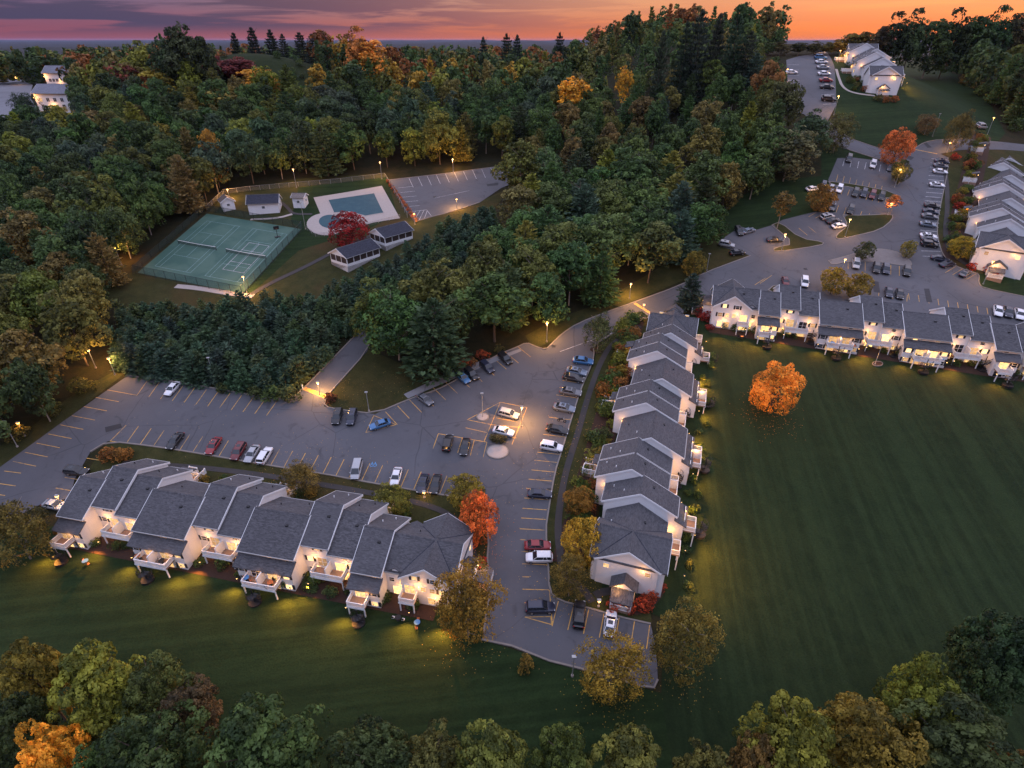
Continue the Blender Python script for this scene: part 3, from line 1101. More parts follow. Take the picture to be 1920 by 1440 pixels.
def win(root, x, y, z, w, h, rot=0.0, lit=0.6, shut=True):
    key = ('frame', w, h)

    def fr():
        mb = MB()
        a, b = w / 2, h / 2
        for bx in ((-a - .09, -a, -b - .09, b + .09), (a, a + .09, -b - .09, b + .09), (-a, a, b, b + .09), (-a, a, -b - .12, -b)):
            mb.box(bx[0], bx[1], -.09, 0.02, bx[2], bx[3])
        n = 2 if w > 1.3 else 1
        for k in range(1, n):
            xx = -a + w * k / n
            mb.box(xx - .035, xx + .035, -.075, 0.02, -b, b)
        mb.box(-a, a, -.06, 0.0, -.025, .025)
        return mb.mesh('window', TRIM)
    o = link('window', cmesh(key, fr), root, (x, y, z))
    o.rotation_euler.z = rot
    islit = rnd.random() < lit
    mi = rnd.randrange(3) if islit else 9
    pm = cmesh(('pane', w, h, mi), lambda: MB().box(-w / 2, w / 2, -.035, -.005, -h / 2, h / 2).mesh('pane', PANE_L[mi] if islit else PANE_D))
    link('pane', pm, o)
    if shut:
        sm = cmesh(('shut', h), lambda: MB().box(-.2, .2, -.055, 0.01, -h / 2 - .05, h / 2 + .05).mesh('shutter', SHUT))
        for s in (-1, 1):
            link('shutter', sm, o, (s * (w / 2 + .31), 0, 0))
    return o


def rail_mesh(mb, p, q, h=1.0):
    p, q = Vector(p), Vector(q)
    d = q - p
    L = d.length
    d.normalize()
    s = d.cross(Vector((0, 0, 1)))
    up = Vector((0, 0, 1))
    mb.obox((p + q) / 2 + up * h, d, s, up, L / 2, .06, .05)
    mb.obox((p + q) / 2 + up * .12, d, s, up, L / 2, .04, .04)
    n = max(2, int(L / .16))
    for i in range(n + 1):
        c = p.lerp(q, i / n)
        mb.obox(c + up * (h / 2 + .05), d, s, up, .045, .025, h / 2 - .06)


def balcony(root, x0, x1, yw, depth, z, zb, divider=False, posts=True, roofed=False):
    yo = yw - depth
    b = MB().box(x0, x1, yo, yw - .02, z - .22, z).build('balcony', DECK, root)
    MB().box(x0 - .05, x1 + .05, yo - .06, yo - .003, z - .3, z + .04).build('fascia', TRIM, b)
    mb = MB()
    rail_mesh(mb, (x0 + .05, yo + .06, z), (x1 - .05, yo + .06, z))
    rail_mesh(mb, (x0 + .05, yo + .1, z), (x0 + .05, yw - .05, z))
    rail_mesh(mb, (x1 - .05, yo + .1, z), (x1 - .05, yw - .05, z))
    mb.build('railing', TRIM, b)
    if divider:
        xm = (x0 + x1) / 2
        MB().box(xm - .08, xm + .08, yo + .1, yw - .03, z + .003, z + 2.1).build('divider_wall', SIDE, b)
    if posts:
        for xx in (x0 + .15, x1 - .15):
            MB().box(xx - .09, xx + .09, yo + .07, yo + .25, zb - 1.5, z - .23).build('post', TRIM, b)
    return b


def wall_lamp(root, x, y, z, watts, ny=-1, nx=0):
    o = MB().box(-.07, .07, -.08, .08, -.11, .11).build('wall_lamp', BULBS, root, (x + nx * .12, y + ny * .12, z))
    lamp(o, (nx * .85, ny * .85, .1), watts * 1.5, size=.2)
    return o


def ground_lamp(root, x, y, z, watts):
    o = MB().tube((0, 0, -.5), (0, 0, 1.75), .04, n=5).box(-.13, .13, -.06, .16, 1.86, 1.92).box(-.13, .13, .10, .16, 1.6, 1.86).build('garden_lamp', BLACKM, root, (x, y, z))
    MB().box(-.08, .08, -.05, .09, 1.72, 1.84).build('lens', BULBS, o)
    flood(o, (0, -.16, 1.7), watts * 44, (0, -1, -.42))


def spiral_stair(root, x, y, zb, ztop):
    n = 13
    r = 1.05
    s = MB().tube((0, 0, zb - .5), (0, 0, ztop + 1.0), .09, n=6).tube((0, 0, zb - .4), (0, 0, zb + .05), 1.05, n=16).build('spiral_stair', BLACKM, root, (x, y, 0))
    rl = MB()
    prev = None
    for i in range(n):
        a0, a1 = i * .5, i * .5 + .48
        z = zb + .25 + (ztop - zb - .25) * i / (n - 1)
        MB().add([(0, 0, z), (r * math.cos(a0), r * math.sin(a0), z), (r * math.cos(a1), r * math.sin(a1), z),
                  (0, 0, z - .06), (r * math.cos(a0), r * math.sin(a0), z - .06), (r * math.cos(a1), r * math.sin(a1), z - .06)],
                 [(0, 1, 2), (5, 4, 3), (0, 3, 4, 1), (1, 4, 5, 2), (2, 5, 3, 0)]).build('tread', BLACKM, s)
        p = Vector((r * math.cos(a0), r * math.sin(a0), z))
        rl.tube(p, p + Vector((0, 0, .95)), .03, n=4, cap=False)
        if prev is not None:
            rl.tube(prev + Vector((0, 0, .95)), p + Vector((0, 0, .95)), .04, n=4, cap=False)
        prev = p
    rl.build('handrail', BLACKM, s)


def chevron(yf, yb, ze, zr, th=.28, zeb=None):
    """roof cross-section: front eave, ridge at 0, back eave"""
    zeb = ze if zeb is None else zeb
    return [(yf, ze), (0, zr), (yb, zeb), (yb, zeb + th), (0, zr + th), (yf, ze + th)]


def roof_piece(root, poly, x0, x1, axis='x', mat=SHING):
    r = MB().prism(poly, x0, x1, axis).build('roof', mat, root)
    g = .012
    for a, b in ((x0 - .07, x0 - .002), (x1 + .002, x1 + .07)):
        big = [(p, q - .1 if i < 3 else q + g) for i, (p, q) in enumerate(poly)]
        MB().prism(big, a, b, axis).build('rake_board', TRIM, r)
    for fx, fy in ((.3, .45), (.68, .75)):
        if axis == 'x' and mat is SHING:
            ya = poly[4][0] + fy * (poly[3][0] - poly[4][0])
            za = poly[4][1] + fy * (poly[3][1] - poly[4][1])
            xv = x0 + fx * (x1 - x0) + rnd.uniform(-.3, .3)
            MB().tube((xv, ya, za - .1), (xv, ya, za + .38), .09, n=6).build('vent_pipe', rnd.choice([TRIM, BLACKM]), r)
            yf_ = poly[4][0] + .3 * (poly[5][0] - poly[4][0])
            zf_ = poly[4][1] + .3 * (poly[5][1] - poly[4][1])
            if fx > .5:
                MB().box(xv - .25, xv + .25, yf_ - .2, yf_ + .2, zf_ - .2, zf_ + .16).build('roof_vent', BLACKM, r)
    for ge in ((poly[0], poly[5]), (poly[2], poly[3])):
        if axis == 'x':
            yg_ = ge[0][0]
            sg = -1 if yg_ < poly[4][0] else 1
            MB().box(x0, x1, min(yg_ + sg * .005, yg_ + sg * .14), max(yg_ + sg * .005, yg_ + sg * .14), ge[0][1] + .08, ge[1][1] - .04).build('gutter', GREYM, r)
    # ridge cap
    p = poly[4]
    if axis == 'x':
        MB().prism([(p[0] - .2, p[1] - .06), (p[0], p[1] + .06), (p[0] + .2, p[1] - .06)], x0, x1, axis).build('ridge_cap', SHING, r)
    return r


def shift(poly, dy):
    return [(p + dy, q) for p, q in poly]


def rowhouse(name, label, pa, pb, hr, seq, k=1.0, eave=6.0, rise=3.3, watts=1.0, group=None, front_lit=0.62, pave_h=None, far=False, hrb=None, damp=1.0, anchor=.5, lift0=.75, blen=None):
    A, B = P(pa[0], pa[1], hr), P(pb[0], pb[1], hrb or hr)
    d = Vector((B.x - A.x, B.y - A.y, 0))
    if blen:
        d = d.normalized() * blen
    L = d.length / k
    ang = math.atan2(d.y, d.x)
    root = empty(name, (A.x, A.y, A.z), label, 'building', group, ang)
    root.scale = (k, k, k)
    ca, sa = math.cos(ang), math.sin(ang)

    def gz(x, y):
        wx, wy = A.x + k * (x * ca - y * sa), A.y + k * (x * sa + y * ca)
        return (H(wx, wy) - A.z) / k
    def fz(x, y):
        za = gz(anchor * L, y)
        return za + damp * (gz(x, y) - za)
    WID = {'A': 4.6, 'AA': 9.2, 'BB': 9.2, 'P': 10.8, 'Q': 10.8}
    tot = sum(WID[s] for s in seq)
    kx = L / tot
    x = 0.0
    for idx, s in enumerate(seq):
        w = WID[s] * kx
        x0, x1 = x, x + w
        x += w
        xc = (x0 + x1) / 2
        if s in ('A', 'AA'):
            off = -.1
            zb = fz(xc, -8)
            gb = min(gz(x0, -10), gz(x1, -10), gz(x0, 6), gz(x1, 6)) - 1.2
            ze, zr = zb + eave, zb + eave + rise
            yf, yb = -6.3, 6.2
            MB().prism([(yf + off, gb), (yb + off, gb), (yb + off, ze + .05), (off, zr + .05), (yf + off, ze + .05)], x0, x1).build('wall', SIDE, root)
            roof_piece(root, shift(chevron(yf - .45, yb + .45, ze - .2, zr), off), x0 - .14, x1 + .14)
            # lower projecting block under its shed roof
            yl = yf + off - 1.75
            zl = zb + eave - 1.9
            MB().prism([(yl, gb), (yf + off - .004, gb), (yf + off - .004, zl + .9), (yl, zl)], x0 + .02, x1 - .02).build('lower_wall', SIDE, root)
            MB().prism([(yl - .5, zl - .12), (yf + off - .006, zl + 1.06), (yf + off - .006, zl + 1.24), (yl - .5, zl + .08)], x0 - .25, x1 + .25).build('porch_roof', SHING, root)
            n = 2 if s == 'AA' else 1
            for j in range(n):
                xx = x0 + w * (j + .5) / n
                win(root, xx - .2, yf + off, ze - .42, .9, .42, 0, .4, False)
            # balcony level
            zf = zb + 2.05
            bw = 2.75 * kx
            if s == 'AA':
                balcony(root, xc - bw, xc + bw, yl, 2.1, zf, zb, True)
                for xx in (xc - bw * .5, xc + bw * .5):
                    win(root, xx, yl, zf + 1.0, 1.7, 1.8, 0, .8, False)
                    wall_lamp(root, xx + 1.15, yl, zf + 1.9, 42 * watts)
                for xx in (x0 + .95, x1 - .95):
                    win(root, xx, yl, zf + 1.3, 1.0, .95, 0, front_lit)
                    win(root, xx, yl, zb + 1.0, 1.1, .95, 0, front_lit)
                for xx in (xc - 1.6, xc + 1.6):
                    win(root, xx, yl, zb + .95, 1.7, 1.6, 0, .8, False)
                wall_lamp(root, xc, yl, zb + 1.6, 60 * watts)
                if not far:
                    spiral_stair(root, xc - .4, yl - 3.2, zb, zf)
                ground_lamp(root, x0 + .2, yl - .9, zb, 75 * watts)
                ground_lamp(root, x1 - .2, yl - .9, zb, 75 * watts)
            else:
                balcony(root, x0 + .35, x0 + .35 + bw, yl, 2.1, zf, zb)
                win(root, x0 + .35 + bw / 2, yl, zf + 1.05, 1.7, 1.9, 0, .9, False)
                wall_lamp(root, x0 + .35 + bw, yl, zf + 1.9, 60 * watts)
                win(root, x1 - .8, yl, zf + 1.3, .9, 1.0, 0, front_lit)
                win(root, x1 - .95, yl, zb + 1.0, 1.1, .95, 0, front_lit)
                win(root, x0 + 1.5, yl, zb + .95, 1.7, 1.6, 0, .8, False)
                if not far:
                    spiral_stair(root, x0 + 2.6, yl - 3.2, zb, zf)
                ground_lamp(root, x0 + .2, yl - 2.2, zb, 80 * watts)
        elif s == 'BB':
            for j in range(2):
                a0, a1 = x0 + w * j / 2, x0 + w * (j + 1) / 2
                off = 2.2 + (.3 if j == 0 and damp == 1 else 0)
                lift = lift0 if j == 0 else 0.0
                ac = (a0 + a1) / 2
                zb = fz(xc if damp < 1 else ac, -6)
                gb = min(gz(a0, -6), gz(a1, -6), gz(a0, 7), gz(a1, 7)) - 1.2
                ze, zr = zb + eave + .25 + lift, zb + eave + .25 + rise + lift
                yf, yb = -6.5, 6.2
                MB().prism([(yf + off, gb), (yb + off, gb), (yb + off, ze + .05), (off, zr + .05), (yf + off, ze + .05)], a0 + .003, a1 - .003).build('wall', SIDE, root)
                roof_piece(root, shift(chevron(yf - .4, yb + .45, ze - .2, zr), off), a0 - .1, a1 + .1)
                y = yf + off
                zf = zb + 2.3
                win(root, ac + .3, y, ze - .75, .85, .6, 0, .55, j == 0)
                sgn = 1 if j == 0 else -1
                xb = ac + sgn * .85
                win(root, xb, y, zf + 1.05, 1.7, 1.9, 0, .85, False)
                win(root, ac - sgn * 1.35, y, zf + 1.4, .95, 1.0, 0, front_lit)
                win(root, ac - sgn * 1.35, y, zb + 1.2, .95, 1.0, 0, front_lit, False)
                win(root, xb, y, zb + 1.0, 1.7, 1.7, 0, .8, False)
                wall_lamp(root, ac - sgn * .35, y, zf + 2.0, 55 * watts)
                wall_lamp(root, xb - sgn * 1.1, y, zb + 1.75, 45 * watts)
                # gable lamp where the taller half shows
                win(root, ac, yb + off, ze - 1.1, 1.0, .9, math.pi, front_lit)
                win(root, ac, yb + off, zb + 2.2, 1.0, 1.1, math.pi, front_lit)
                wall_lamp(root, a0 - .02, 4.4 + off, ze - 1.5, 32 * watts, 0, -1)
            # entrance side: little shed roof over a railed deck
            ex = x0 + w * .76
            py = 6.2 + 2.2
            zbk = gz(ex, py + 1.5) if damp == 1 else max(gz(ex, py + 1.5), fz(ex, -6))
            MB().prism([(py + .004, zbk + 3.4), (py + 2.0, zbk + 2.85), (py + 2.0, zbk + 3.03), (py + .004, zbk + 3.6)], ex - 1.2, ex + 2.0).build('entry_roof', SHING, root)
            dk = MB().box(ex - 1.6, ex + 2.1, py + .02, py + 3.8, zbk - 1.8, zbk + .45).build('entry_deck', DECK, root)
            mb = MB()
            for xx in (ex - 1.5, ex + .3, ex + 2.0):
                rail_mesh(mb, (xx, py + .1, zbk + .45), (xx, py + 3.7, zbk + .45), 1.15)
            rail_mesh(mb, (ex - 1.5, py + 3.7, zbk + .45), (ex + .3, py + 3.7, zbk + .45), 1.15)
            rail_mesh(mb, (ex + .3, py + 2.2, zbk + .45), (ex + 2.0, py + 2.2, zbk + .45), 1.15)
            mb.build('railing', TRIM, dk)
            for xx in (ex - 1.5, ex + 2.0):
                for yy in (py + 2.0, py + 3.7):
                    MB().box(xx - .1, xx + .1, yy - .1, yy + .1, zbk - 1.8, zbk + 1.75).build('post', TRIM, dk)
            wall_lamp(root, ex + .9, py, zbk + 2.5, 55 * watts, 1)
            zb = fz(xc, -6)
            yy = -6.5 + 2.2
            balcony(root, xc - 2.6 * kx, xc + 2.6 * kx, yy, 2.1, zb + 2.3, zb, True)
            if not far:
                spiral_stair(root, xc + 3.7 * kx, yy - 2.0, zb, zb + 2.3)
            ground_lamp(root, xc - 2.8, yy - 3.2, zb, 85 * watts)
        else:
            # end pavilion: ridge along the row crossed by a gable; P ends at x0, Q ends at x1
            m = 1 if s == 'P' else -1
            xe, xi = (x0, x1) if s == 'P' else (x1, x0)

            def X(t):
                return xe + m * t
            zb = fz(xc, -5)
            pe = (pave_h or eave - .3)
            gb = min(gz(x0, -7), gz(x1, -7), gz(x0, 5), gz(x1, 5)) - 1.2
            hd, pr = 5.0, 2.9
            ze, zr = zb + pe, zb + pe + pr
            a, b = min(X(0), X(w)), max(X(0), X(w))
            MB().prism([(-hd, gb), (hd, gb), (hd, ze + .04), (0, zr + .04), (-hd, ze + .04)], a, b).build('wall', SIDE, root)
            roof_piece(root, chevron(-hd - .4, hd + .4, ze - .22, zr), a - .35, b + .05)
            # cross gable
            cw = 4.3
            c0 = X(cw + .25)
            cp = [(c0 - cw, ze + .04), (c0, zr + .02), (c0 + cw, ze + .04)]
            MB().prism([(c0 - cw, gb), (c0 + cw, gb)] + cp[::-1], -hd - 1.0, hd + .9, 'y').build('gable_wall', SIDE, root)
            rp = chevron(-cw - .4, cw + .4, ze - .24, zr + .01)
            r = MB().prism([(p + c0, q) for p, q in rp], -hd - 1.35, hd + 1.25, 'y').build('cross_roof', SHING, root)
            for ya, ybb in ((-hd - 1.42, -hd - 1.352), (hd + 1.252, hd + 1.32)):
                big = [(p + c0, q - .1 if i < 3 else q + .012) for i, (p, q) in enumerate(rp)]
                MB().prism(big, ya, ybb, 'y').build('rake_board', TRIM, r)
            MB().prism([(c0 - .2, zr + .23), (c0, zr + .35), (c0 + .2, zr + .23)], -hd - 1.35, hd + 1.25, 'y').build('ridge_cap', SHING, r)
            for sx in (-1, 1):
                for sy in (-1, 1):
                    MB().tube((c0, 0, zr + .27), (c0 + sx * cw * 1.05, sy * hd * 1.05, ze - .12 + .26), .09, .09, 5).build('valley', SHINGD, r)
            # small dormer gables on the part that joins the row
            xd = X(w - 1.9 if w > 9 else w - 1.2)
            for sy in (-1, 1):
                dz = ze + .9
                MB().prism([(xd - .95, ze - .6), (xd + .95, ze - .6), (xd + .95, ze + .35), (xd, dz), (xd - .95, ze + .35)], sy * 1.8, sy * (hd + .06), 'y').build('dormer', SIDE, root)
                dp = chevron(-1.25, 1.25, ze + .2, dz + .05, .16)
                MB().prism([(p + xd, q) for p, q in dp], sy * 1.2, sy * (hd + .4), 'y').build('dormer_roof', SHING, root)
                win(root, xd, sy * (hd + .06), ze - .1, .9, .6, 0 if sy < 0 else math.pi, .6, False)
            # front windows
            yg = -hd - 1.0
            for xx in (-1.9, 1.1):
                win(root, c0 + xx, yg, ze + .35 if xx < 0 else ze + .2, .8, .9, 0, .75)
            zf = zb + 2.2
            for xx, ww in ((-2.6, 1.0), (-.9, .8), (.6, .8)):
                win(root, c0 + m * xx, yg, zf + 1.5, ww, 1.0, 0, .75, xx < -2)
            win(root, c0 + m * 2.9, yg, zf + 1.05, 1.7, 1.9, 0, 1.0, False)
            for xx in (-2.4, -.6):
                win(root, c0 + m * xx, yg, zb + 1.2, 1.1, 1.4, 0, .7, False)
            win(root, c0 + m * 2.8, yg, zb + 1.15, 1.7, 1.9, 0, 1.0, False)
            for xx in (-.9, .9):
                win(root, xd + xx, -hd, zf + 1.4, .85, .9, 0, .8, False)
            win(root, xd, -hd, zb + 1.15, 1.7, 1.9, 0, 1.0, False)
            ba = sorted((c0 + m * 1.6, c0 + m * 4.2))
            balcony(root, ba[0], ba[1], yg, 2.0, zf, zb)
            wall_lamp(root, c0 + m * 1.3, yg, zf + 2.0, 70 * watts)
            wall_lamp(root, c0 - m * 1.4, yg, zb + 2.2, 70 * watts)
            wall_lamp(root, xd + .9, -hd, zb + 2.3, 60 * watts)
            ground_lamp(root, c0 - 2.0, yg - 3.2, zb, 85 * watts)
            ground_lamp(root, c0 + 3.6, yg - 3.0, zb, 85 * watts)
            # entry bay on the end wall with its own little gable
            if far and s == 'Q':
                continue
            zbe = gz(X(-1), 0)
            xa, xb = sorted((X(-2.0), X(-.003)))
            be = max(2.6, pe - 2.4)
            zg = zbe + be
            MB().prism([(-1.9, gb), (1.9, gb), (1.9, zg), (0, zg + 1.35), (-1.9, zg)], xa, xb).build('bay_wall', SIDE, root)
            rb = chevron(-2.3, 2.3, zg - .2, zg + 1.4, .2)
            MB().prism(rb, xa - .3, xb, 'x').build('bay_roof', SHING, root)
            rot = -math.pi / 2 if s == 'P' else math.pi / 2
            xo = X(-2.0)
            win(root, xo, 0, zg - .35, 1.7, .9, rot, 1.0, False)
            xs = sorted((X(-4.6), X(-2.003)))
            zp = max(zbe + 2.3, zg - 1.3)
            pol = [(xs[0], zp - .5), (xs[1], zp), (xs[1], zp + .16), (xs[0], zp - .34)] if s == 'P' else [(xs[0], zp), (xs[1], zp - .5), (xs[1], zp - .34), (xs[0], zp + .16)]
            MB().prism(pol, -1.8, 1.8, 'y').build('porch_roof', SHING, root)
            pdk = MB().box(xs[0], xs[1], -1.7, 1.7, zbe - 1.6, zbe + .3).build('porch_floor', DECK, root)
            mb = MB()
            xr = X(-4.5)
            rail_mesh(mb, (xr, -1.6, zbe + .3), (xr, 1.6, zbe + .3), 1.0)
            mb.build('railing', TRIM, pdk)
            for yy in (-1.6, 1.6):
                MB().box(xr - .09, xr + .09, yy - .09, yy + .09, zbe + .302, zp - .4).build('post', TRIM, pdk)
            for yy in (-3.4, 3.4):
                win(root, X(0), yy, max(zbe + 1.6, ze - 1.3), .9, .9, rot, .8, False)
            wall_lamp(root, xo, .9, zp + .75, 60 * watts, 0, -m)
            wall_lamp(root, X(0), -2.6, ze - .8, 45 * watts, 0, -m)
            wall_lamp(root, xo, -.8, zbe + 1.9, 45 * watts, 0, -m)
    return root, gz, L


SEQ = ['A', 'BB', 'AA', 'BB', 'AA', 'BB', 'A']
left_b = rowhouse('apartment_row', 'white town house row with grey roofs above the bottom lawn, its decks towards the viewer', (149, 884), (868, 1013), 9.4, SEQ + ['Q'], 1.0, group='white town house rows', watts=1.5)
cen_b = rowhouse('apartment_row', 'white town house row running uphill between the car park and the big lawn', (1180, 1036), (1267, 572), 8.8, ['P'] + SEQ + ['Q'], 1.0, eave=5.2, pave_h=3.9, group='white town house rows', watts=1.7, hrb=4.8, damp=.66, lift0=0)
rig_b = rowhouse('apartment_row', 'white town house row with lit decks along the top edge of the big lawn', (1343, 524), (2010, 617), 10.0, ['P'] + SEQ + ['Q'], 1.08, group='white town house rows', watts=1.1)
far_b = rowhouse('apartment_row', 'white town house row behind the upper car park, cut off by the picture edge', (1889, 456), (1902, 250), 9.6, ['P'] + SEQ + ['Q'], 1.12, eave=5.2, pave_h=3.6, group='white town house rows', far=True, watts=1.5, hrb=4.2, damp=.5, anchor=.3, lift0=0)
hil_b = rowhouse('apartment_row', 'small white town house row alone on the grassy hilltop', (1665, 132), (1652, 108), 9.6, ['P', 'A', 'BB', 'AA', 'BB', 'Q'], 1.1, eave=5.6, pave_h=4.6, group='white town house rows', far=True, watts=1.6, damp=.8, lift0=0, blen=58)


# ================================================================== small pool buildings
def ang_px(a, b):
    p, q = P(*a), P(*b)
    return math.atan2(q.y - p.y, q.x - p.x)


def hut(name, label, px, ang, L, D, hw, rise, roof_mat, cat, kind='shed'):
    c = P(*px)
    root = empty(name, c, label, cat, None, ang)
    ca, sa = math.cos(ang), math.sin(ang)
    cs = [(sx * L / 2, sy * D / 2) for sx in (-1, 1) for sy in (-1, 1)]
    hs = [H(c.x + x * ca - y * sa, c.y + x * sa + y * ca) - c.z for x, y in cs]
    zt = max(hs)
    gb = min(hs) - .4
    hw = hw + zt * .5
    roof_piece(root, chevron(-D / 2 - .5, D / 2 + .5, hw - .25, hw + rise, .2), -L / 2 - .4, L / 2 + .4, mat=roof_mat)
    if kind == 'shed':
        MB().prism([(-D / 2, gb), (D / 2, gb), (D / 2, hw + .02), (0, hw + rise), (-D / 2, hw + .02)], -L / 2, L / 2).build('wall', SIDE, root)
        win(root, 0, -D / 2, hw * .55, 1.0, .8, 0, 0, False)
        win(root, L / 2, 0, hw * .6, .9, .7, math.pi / 2, 0, False)
        MB().box(-.45, .45, -D / 2 - .05, -D / 2 + .02, 0, 2.0).build('door', TRIM, root, (-L / 3, 0, gb + .4))
    else:
        # screened pavilion: knee wall, posts, screens between, gable boards
        MB().box(-L / 2, L / 2, -D / 2, D / 2, gb, .05 + zt * .3).build('floor_slab', CONC, root)
        z0 = .06 + zt * .3
        for ya in (-D / 2, D / 2 - .12):
            MB().box(-L / 2, L / 2, ya, ya + .12, gb, z0 + .85).build('knee_wall', SIDE, root)
        for xa in (-L / 2, L / 2 - .12):
            MB().box(xa, xa + .12, -D / 2 + .125, D / 2 - .125, gb, z0 + .85).build('knee_wall', SIDE, root)
            MB().prism([(-D / 2, hw - .15), (D / 2, hw - .15), (D / 2, hw), (0, hw + rise - .02), (-D / 2, hw)], xa, xa + .12).build('gable_board', TRIM, root)
        n = max(2, round(L / 2.6))
        for i in range(n + 1):
            xx = -L / 2 + .1 + (L - .2) * i / n
            for yy in (-D / 2 + .1, D / 2 - .1):
                MB().box(xx - .1, xx + .1, yy - .1, yy + .1, z0 + .852, hw - .02).build('post', TRIM, root)
            if i < n:
                x2 = -L / 2 + .1 + (L - .2) * (i + 1) / n
                for yy in (-D / 2 + .05, D / 2 - .05):
                    MB().box(xx + .1, x2 - .1, yy - .015, yy + .015, z0 + .852, hw - .05).build('screen', SCREEN, root)
        for xx in (-L / 2 + .05, L / 2 - .05):
            for yy in (-D / 2 + D / 3, D / 2 - D / 3):
                MB().box(xx - .08, xx + .08, yy - .08, yy + .08, z0 + .852, hw - .16).build('post', TRIM, root)
            for j in range(3):
                ya = -D / 2 + .22 + (D - .3) * j / 3
                MB().box(xx - .015, xx + .015, ya, ya + (D - .3) / 3 - .1, z0 + .852, hw - .16).build('screen', SCREEN, root)
    return root


hut('pool_shed', 'tiny white shed with a brown roof at the corner of the tennis courts', (428, 390), -1.0, 5.5, 4.2, 2.6, 1.4, shingle_mat('roof_brown', (0.13, 0.10, 0.085)), 'shed')
hut('pool_house', 'white bath house with a dark roof between the courts and the pool', (499, 394), .18, 10.5, 6.5, 2.9, 2.2, SHINGD, 'hut')
hut('pool_shed', 'square white shed with a pale roof beside the pool deck', (565, 386), -.05, 4.2, 4.2, 3.4, .9, shingle_mat('roof_tan', (0.17, 0.14, 0.125)), 'shed')
p1 = hut('pavilion', 'white screened pavilion with a dark blue roof next to the pool car park', (735, 452), ang_px((706, 452), (748, 433)), 11.5, 8.0, 2.7, 2.0, SHINGD, 'pavilion', 'pav')
p2 = hut('pavilion', 'white screened pavilion with a dark blue roof beside the path below the red tree', (668, 488), ang_px((628, 500), (679, 474)), 13.0, 8.0, 2.7, 2.0, SHINGD, 'pavilion', 'pav')
lamp(p1, (-3, 0, 2.2), 260)
lamp(p2, (2, 0, 2.2), 25)
# houses far up among the trees
for lab, px, L, D, h in (('pale two storey house with a long grey roof far up among the trees', (126, 205), 21, 12, 8), ('white gabled house with a lit corner behind the long roofed one', (124, 166), 15, 10, 9)):
    c = P(*px)
    r = empty('far_house', c, lab, 'house', None, -.05)
    MB().prism([(-D / 2, -6), (D / 2, -4), (D / 2, h), (0, h + 3.6), (-D / 2, h)], -L / 2, L / 2).build('wall', SIDE, r)
    roof_piece(r, chevron(-D / 2 - .8, D / 2 + .8, h - .3, h + 3.7, .35), -L / 2 - .8, L / 2 + .8, mat=shingle_mat('roof_far', (.17, .17, .20)))
    for i in range(5):
        for z in (2.0, 5.0, 8.0):
            if z < h - 1:
                win(r, -L / 2 + 3 + i * (L - 6) / 4, -D / 2, z, 1.6, 1.6, 0, .25, False)
    wall_lamp(r, -L / 2, -D / 2 - .6, h - 2, 450, -1)
    wall_lamp(r, -L / 2 + 9, -D / 2, 2.0, 350, -1)
# ================================================================== plants


def cards(points, normals, size, aspect, jitter, rs, tone):
    """leaf cards as two-triangle bent quads; returns verts, faces, tone"""
    n = len(points)
    nr = normals + rs.normal(0, jitter, (n, 3))
    nr /= np.linalg.norm(nr, axis=1)[:, None] + 1e-9
    t = np.cross(nr, rs.normal(0, 1, (n, 3)))
    t /= np.linalg.norm(t, axis=1)[:, None] + 1e-9
    b = np.cross(nr, t)
    s = size * rs.uniform(.65, 1.35, n)[:, None]
    v = np.empty((n, 4, 3))
    v[:, 0] = points - t * s
    v[:, 1] = points - b * s * aspect
    v[:, 2] = points + t * s
    v[:, 3] = points + b * s * aspect + nr * s * .25
    return v.reshape(-1, 3), np.repeat(tone, 4)


def mesh_np(name, verts, tone, mat, extra=None):
    me = bpy.data.meshes.new(name)
    nv = len(verts)
    nf = nv // 4
    me.vertices.add(nv)
    me.vertices.foreach_set('co', verts.astype(np.float32).ravel())
    me.loops.add(nv)
    me.loops.foreach_set('vertex_index', np.arange(nv, dtype=np.int32))
    me.polygons.add(nf)
    me.polygons.foreach_set('loop_start', np.arange(0, nv, 4, dtype=np.int32))
    me.polygons.foreach_set('loop_total', np.full(nf, 4, dtype=np.int32))
    me.update(calc_edges=True)
    a = me.attributes.new('tone', 'FLOAT', 'POINT')
    a.data.foreach_set('value', np.clip(tone, 0, 1).astype(np.float32))
    me.materials.append(mat)
    return me


def unit(a):
    return a / (np.linalg.norm(a, axis=1)[:, None] + 1e-9)


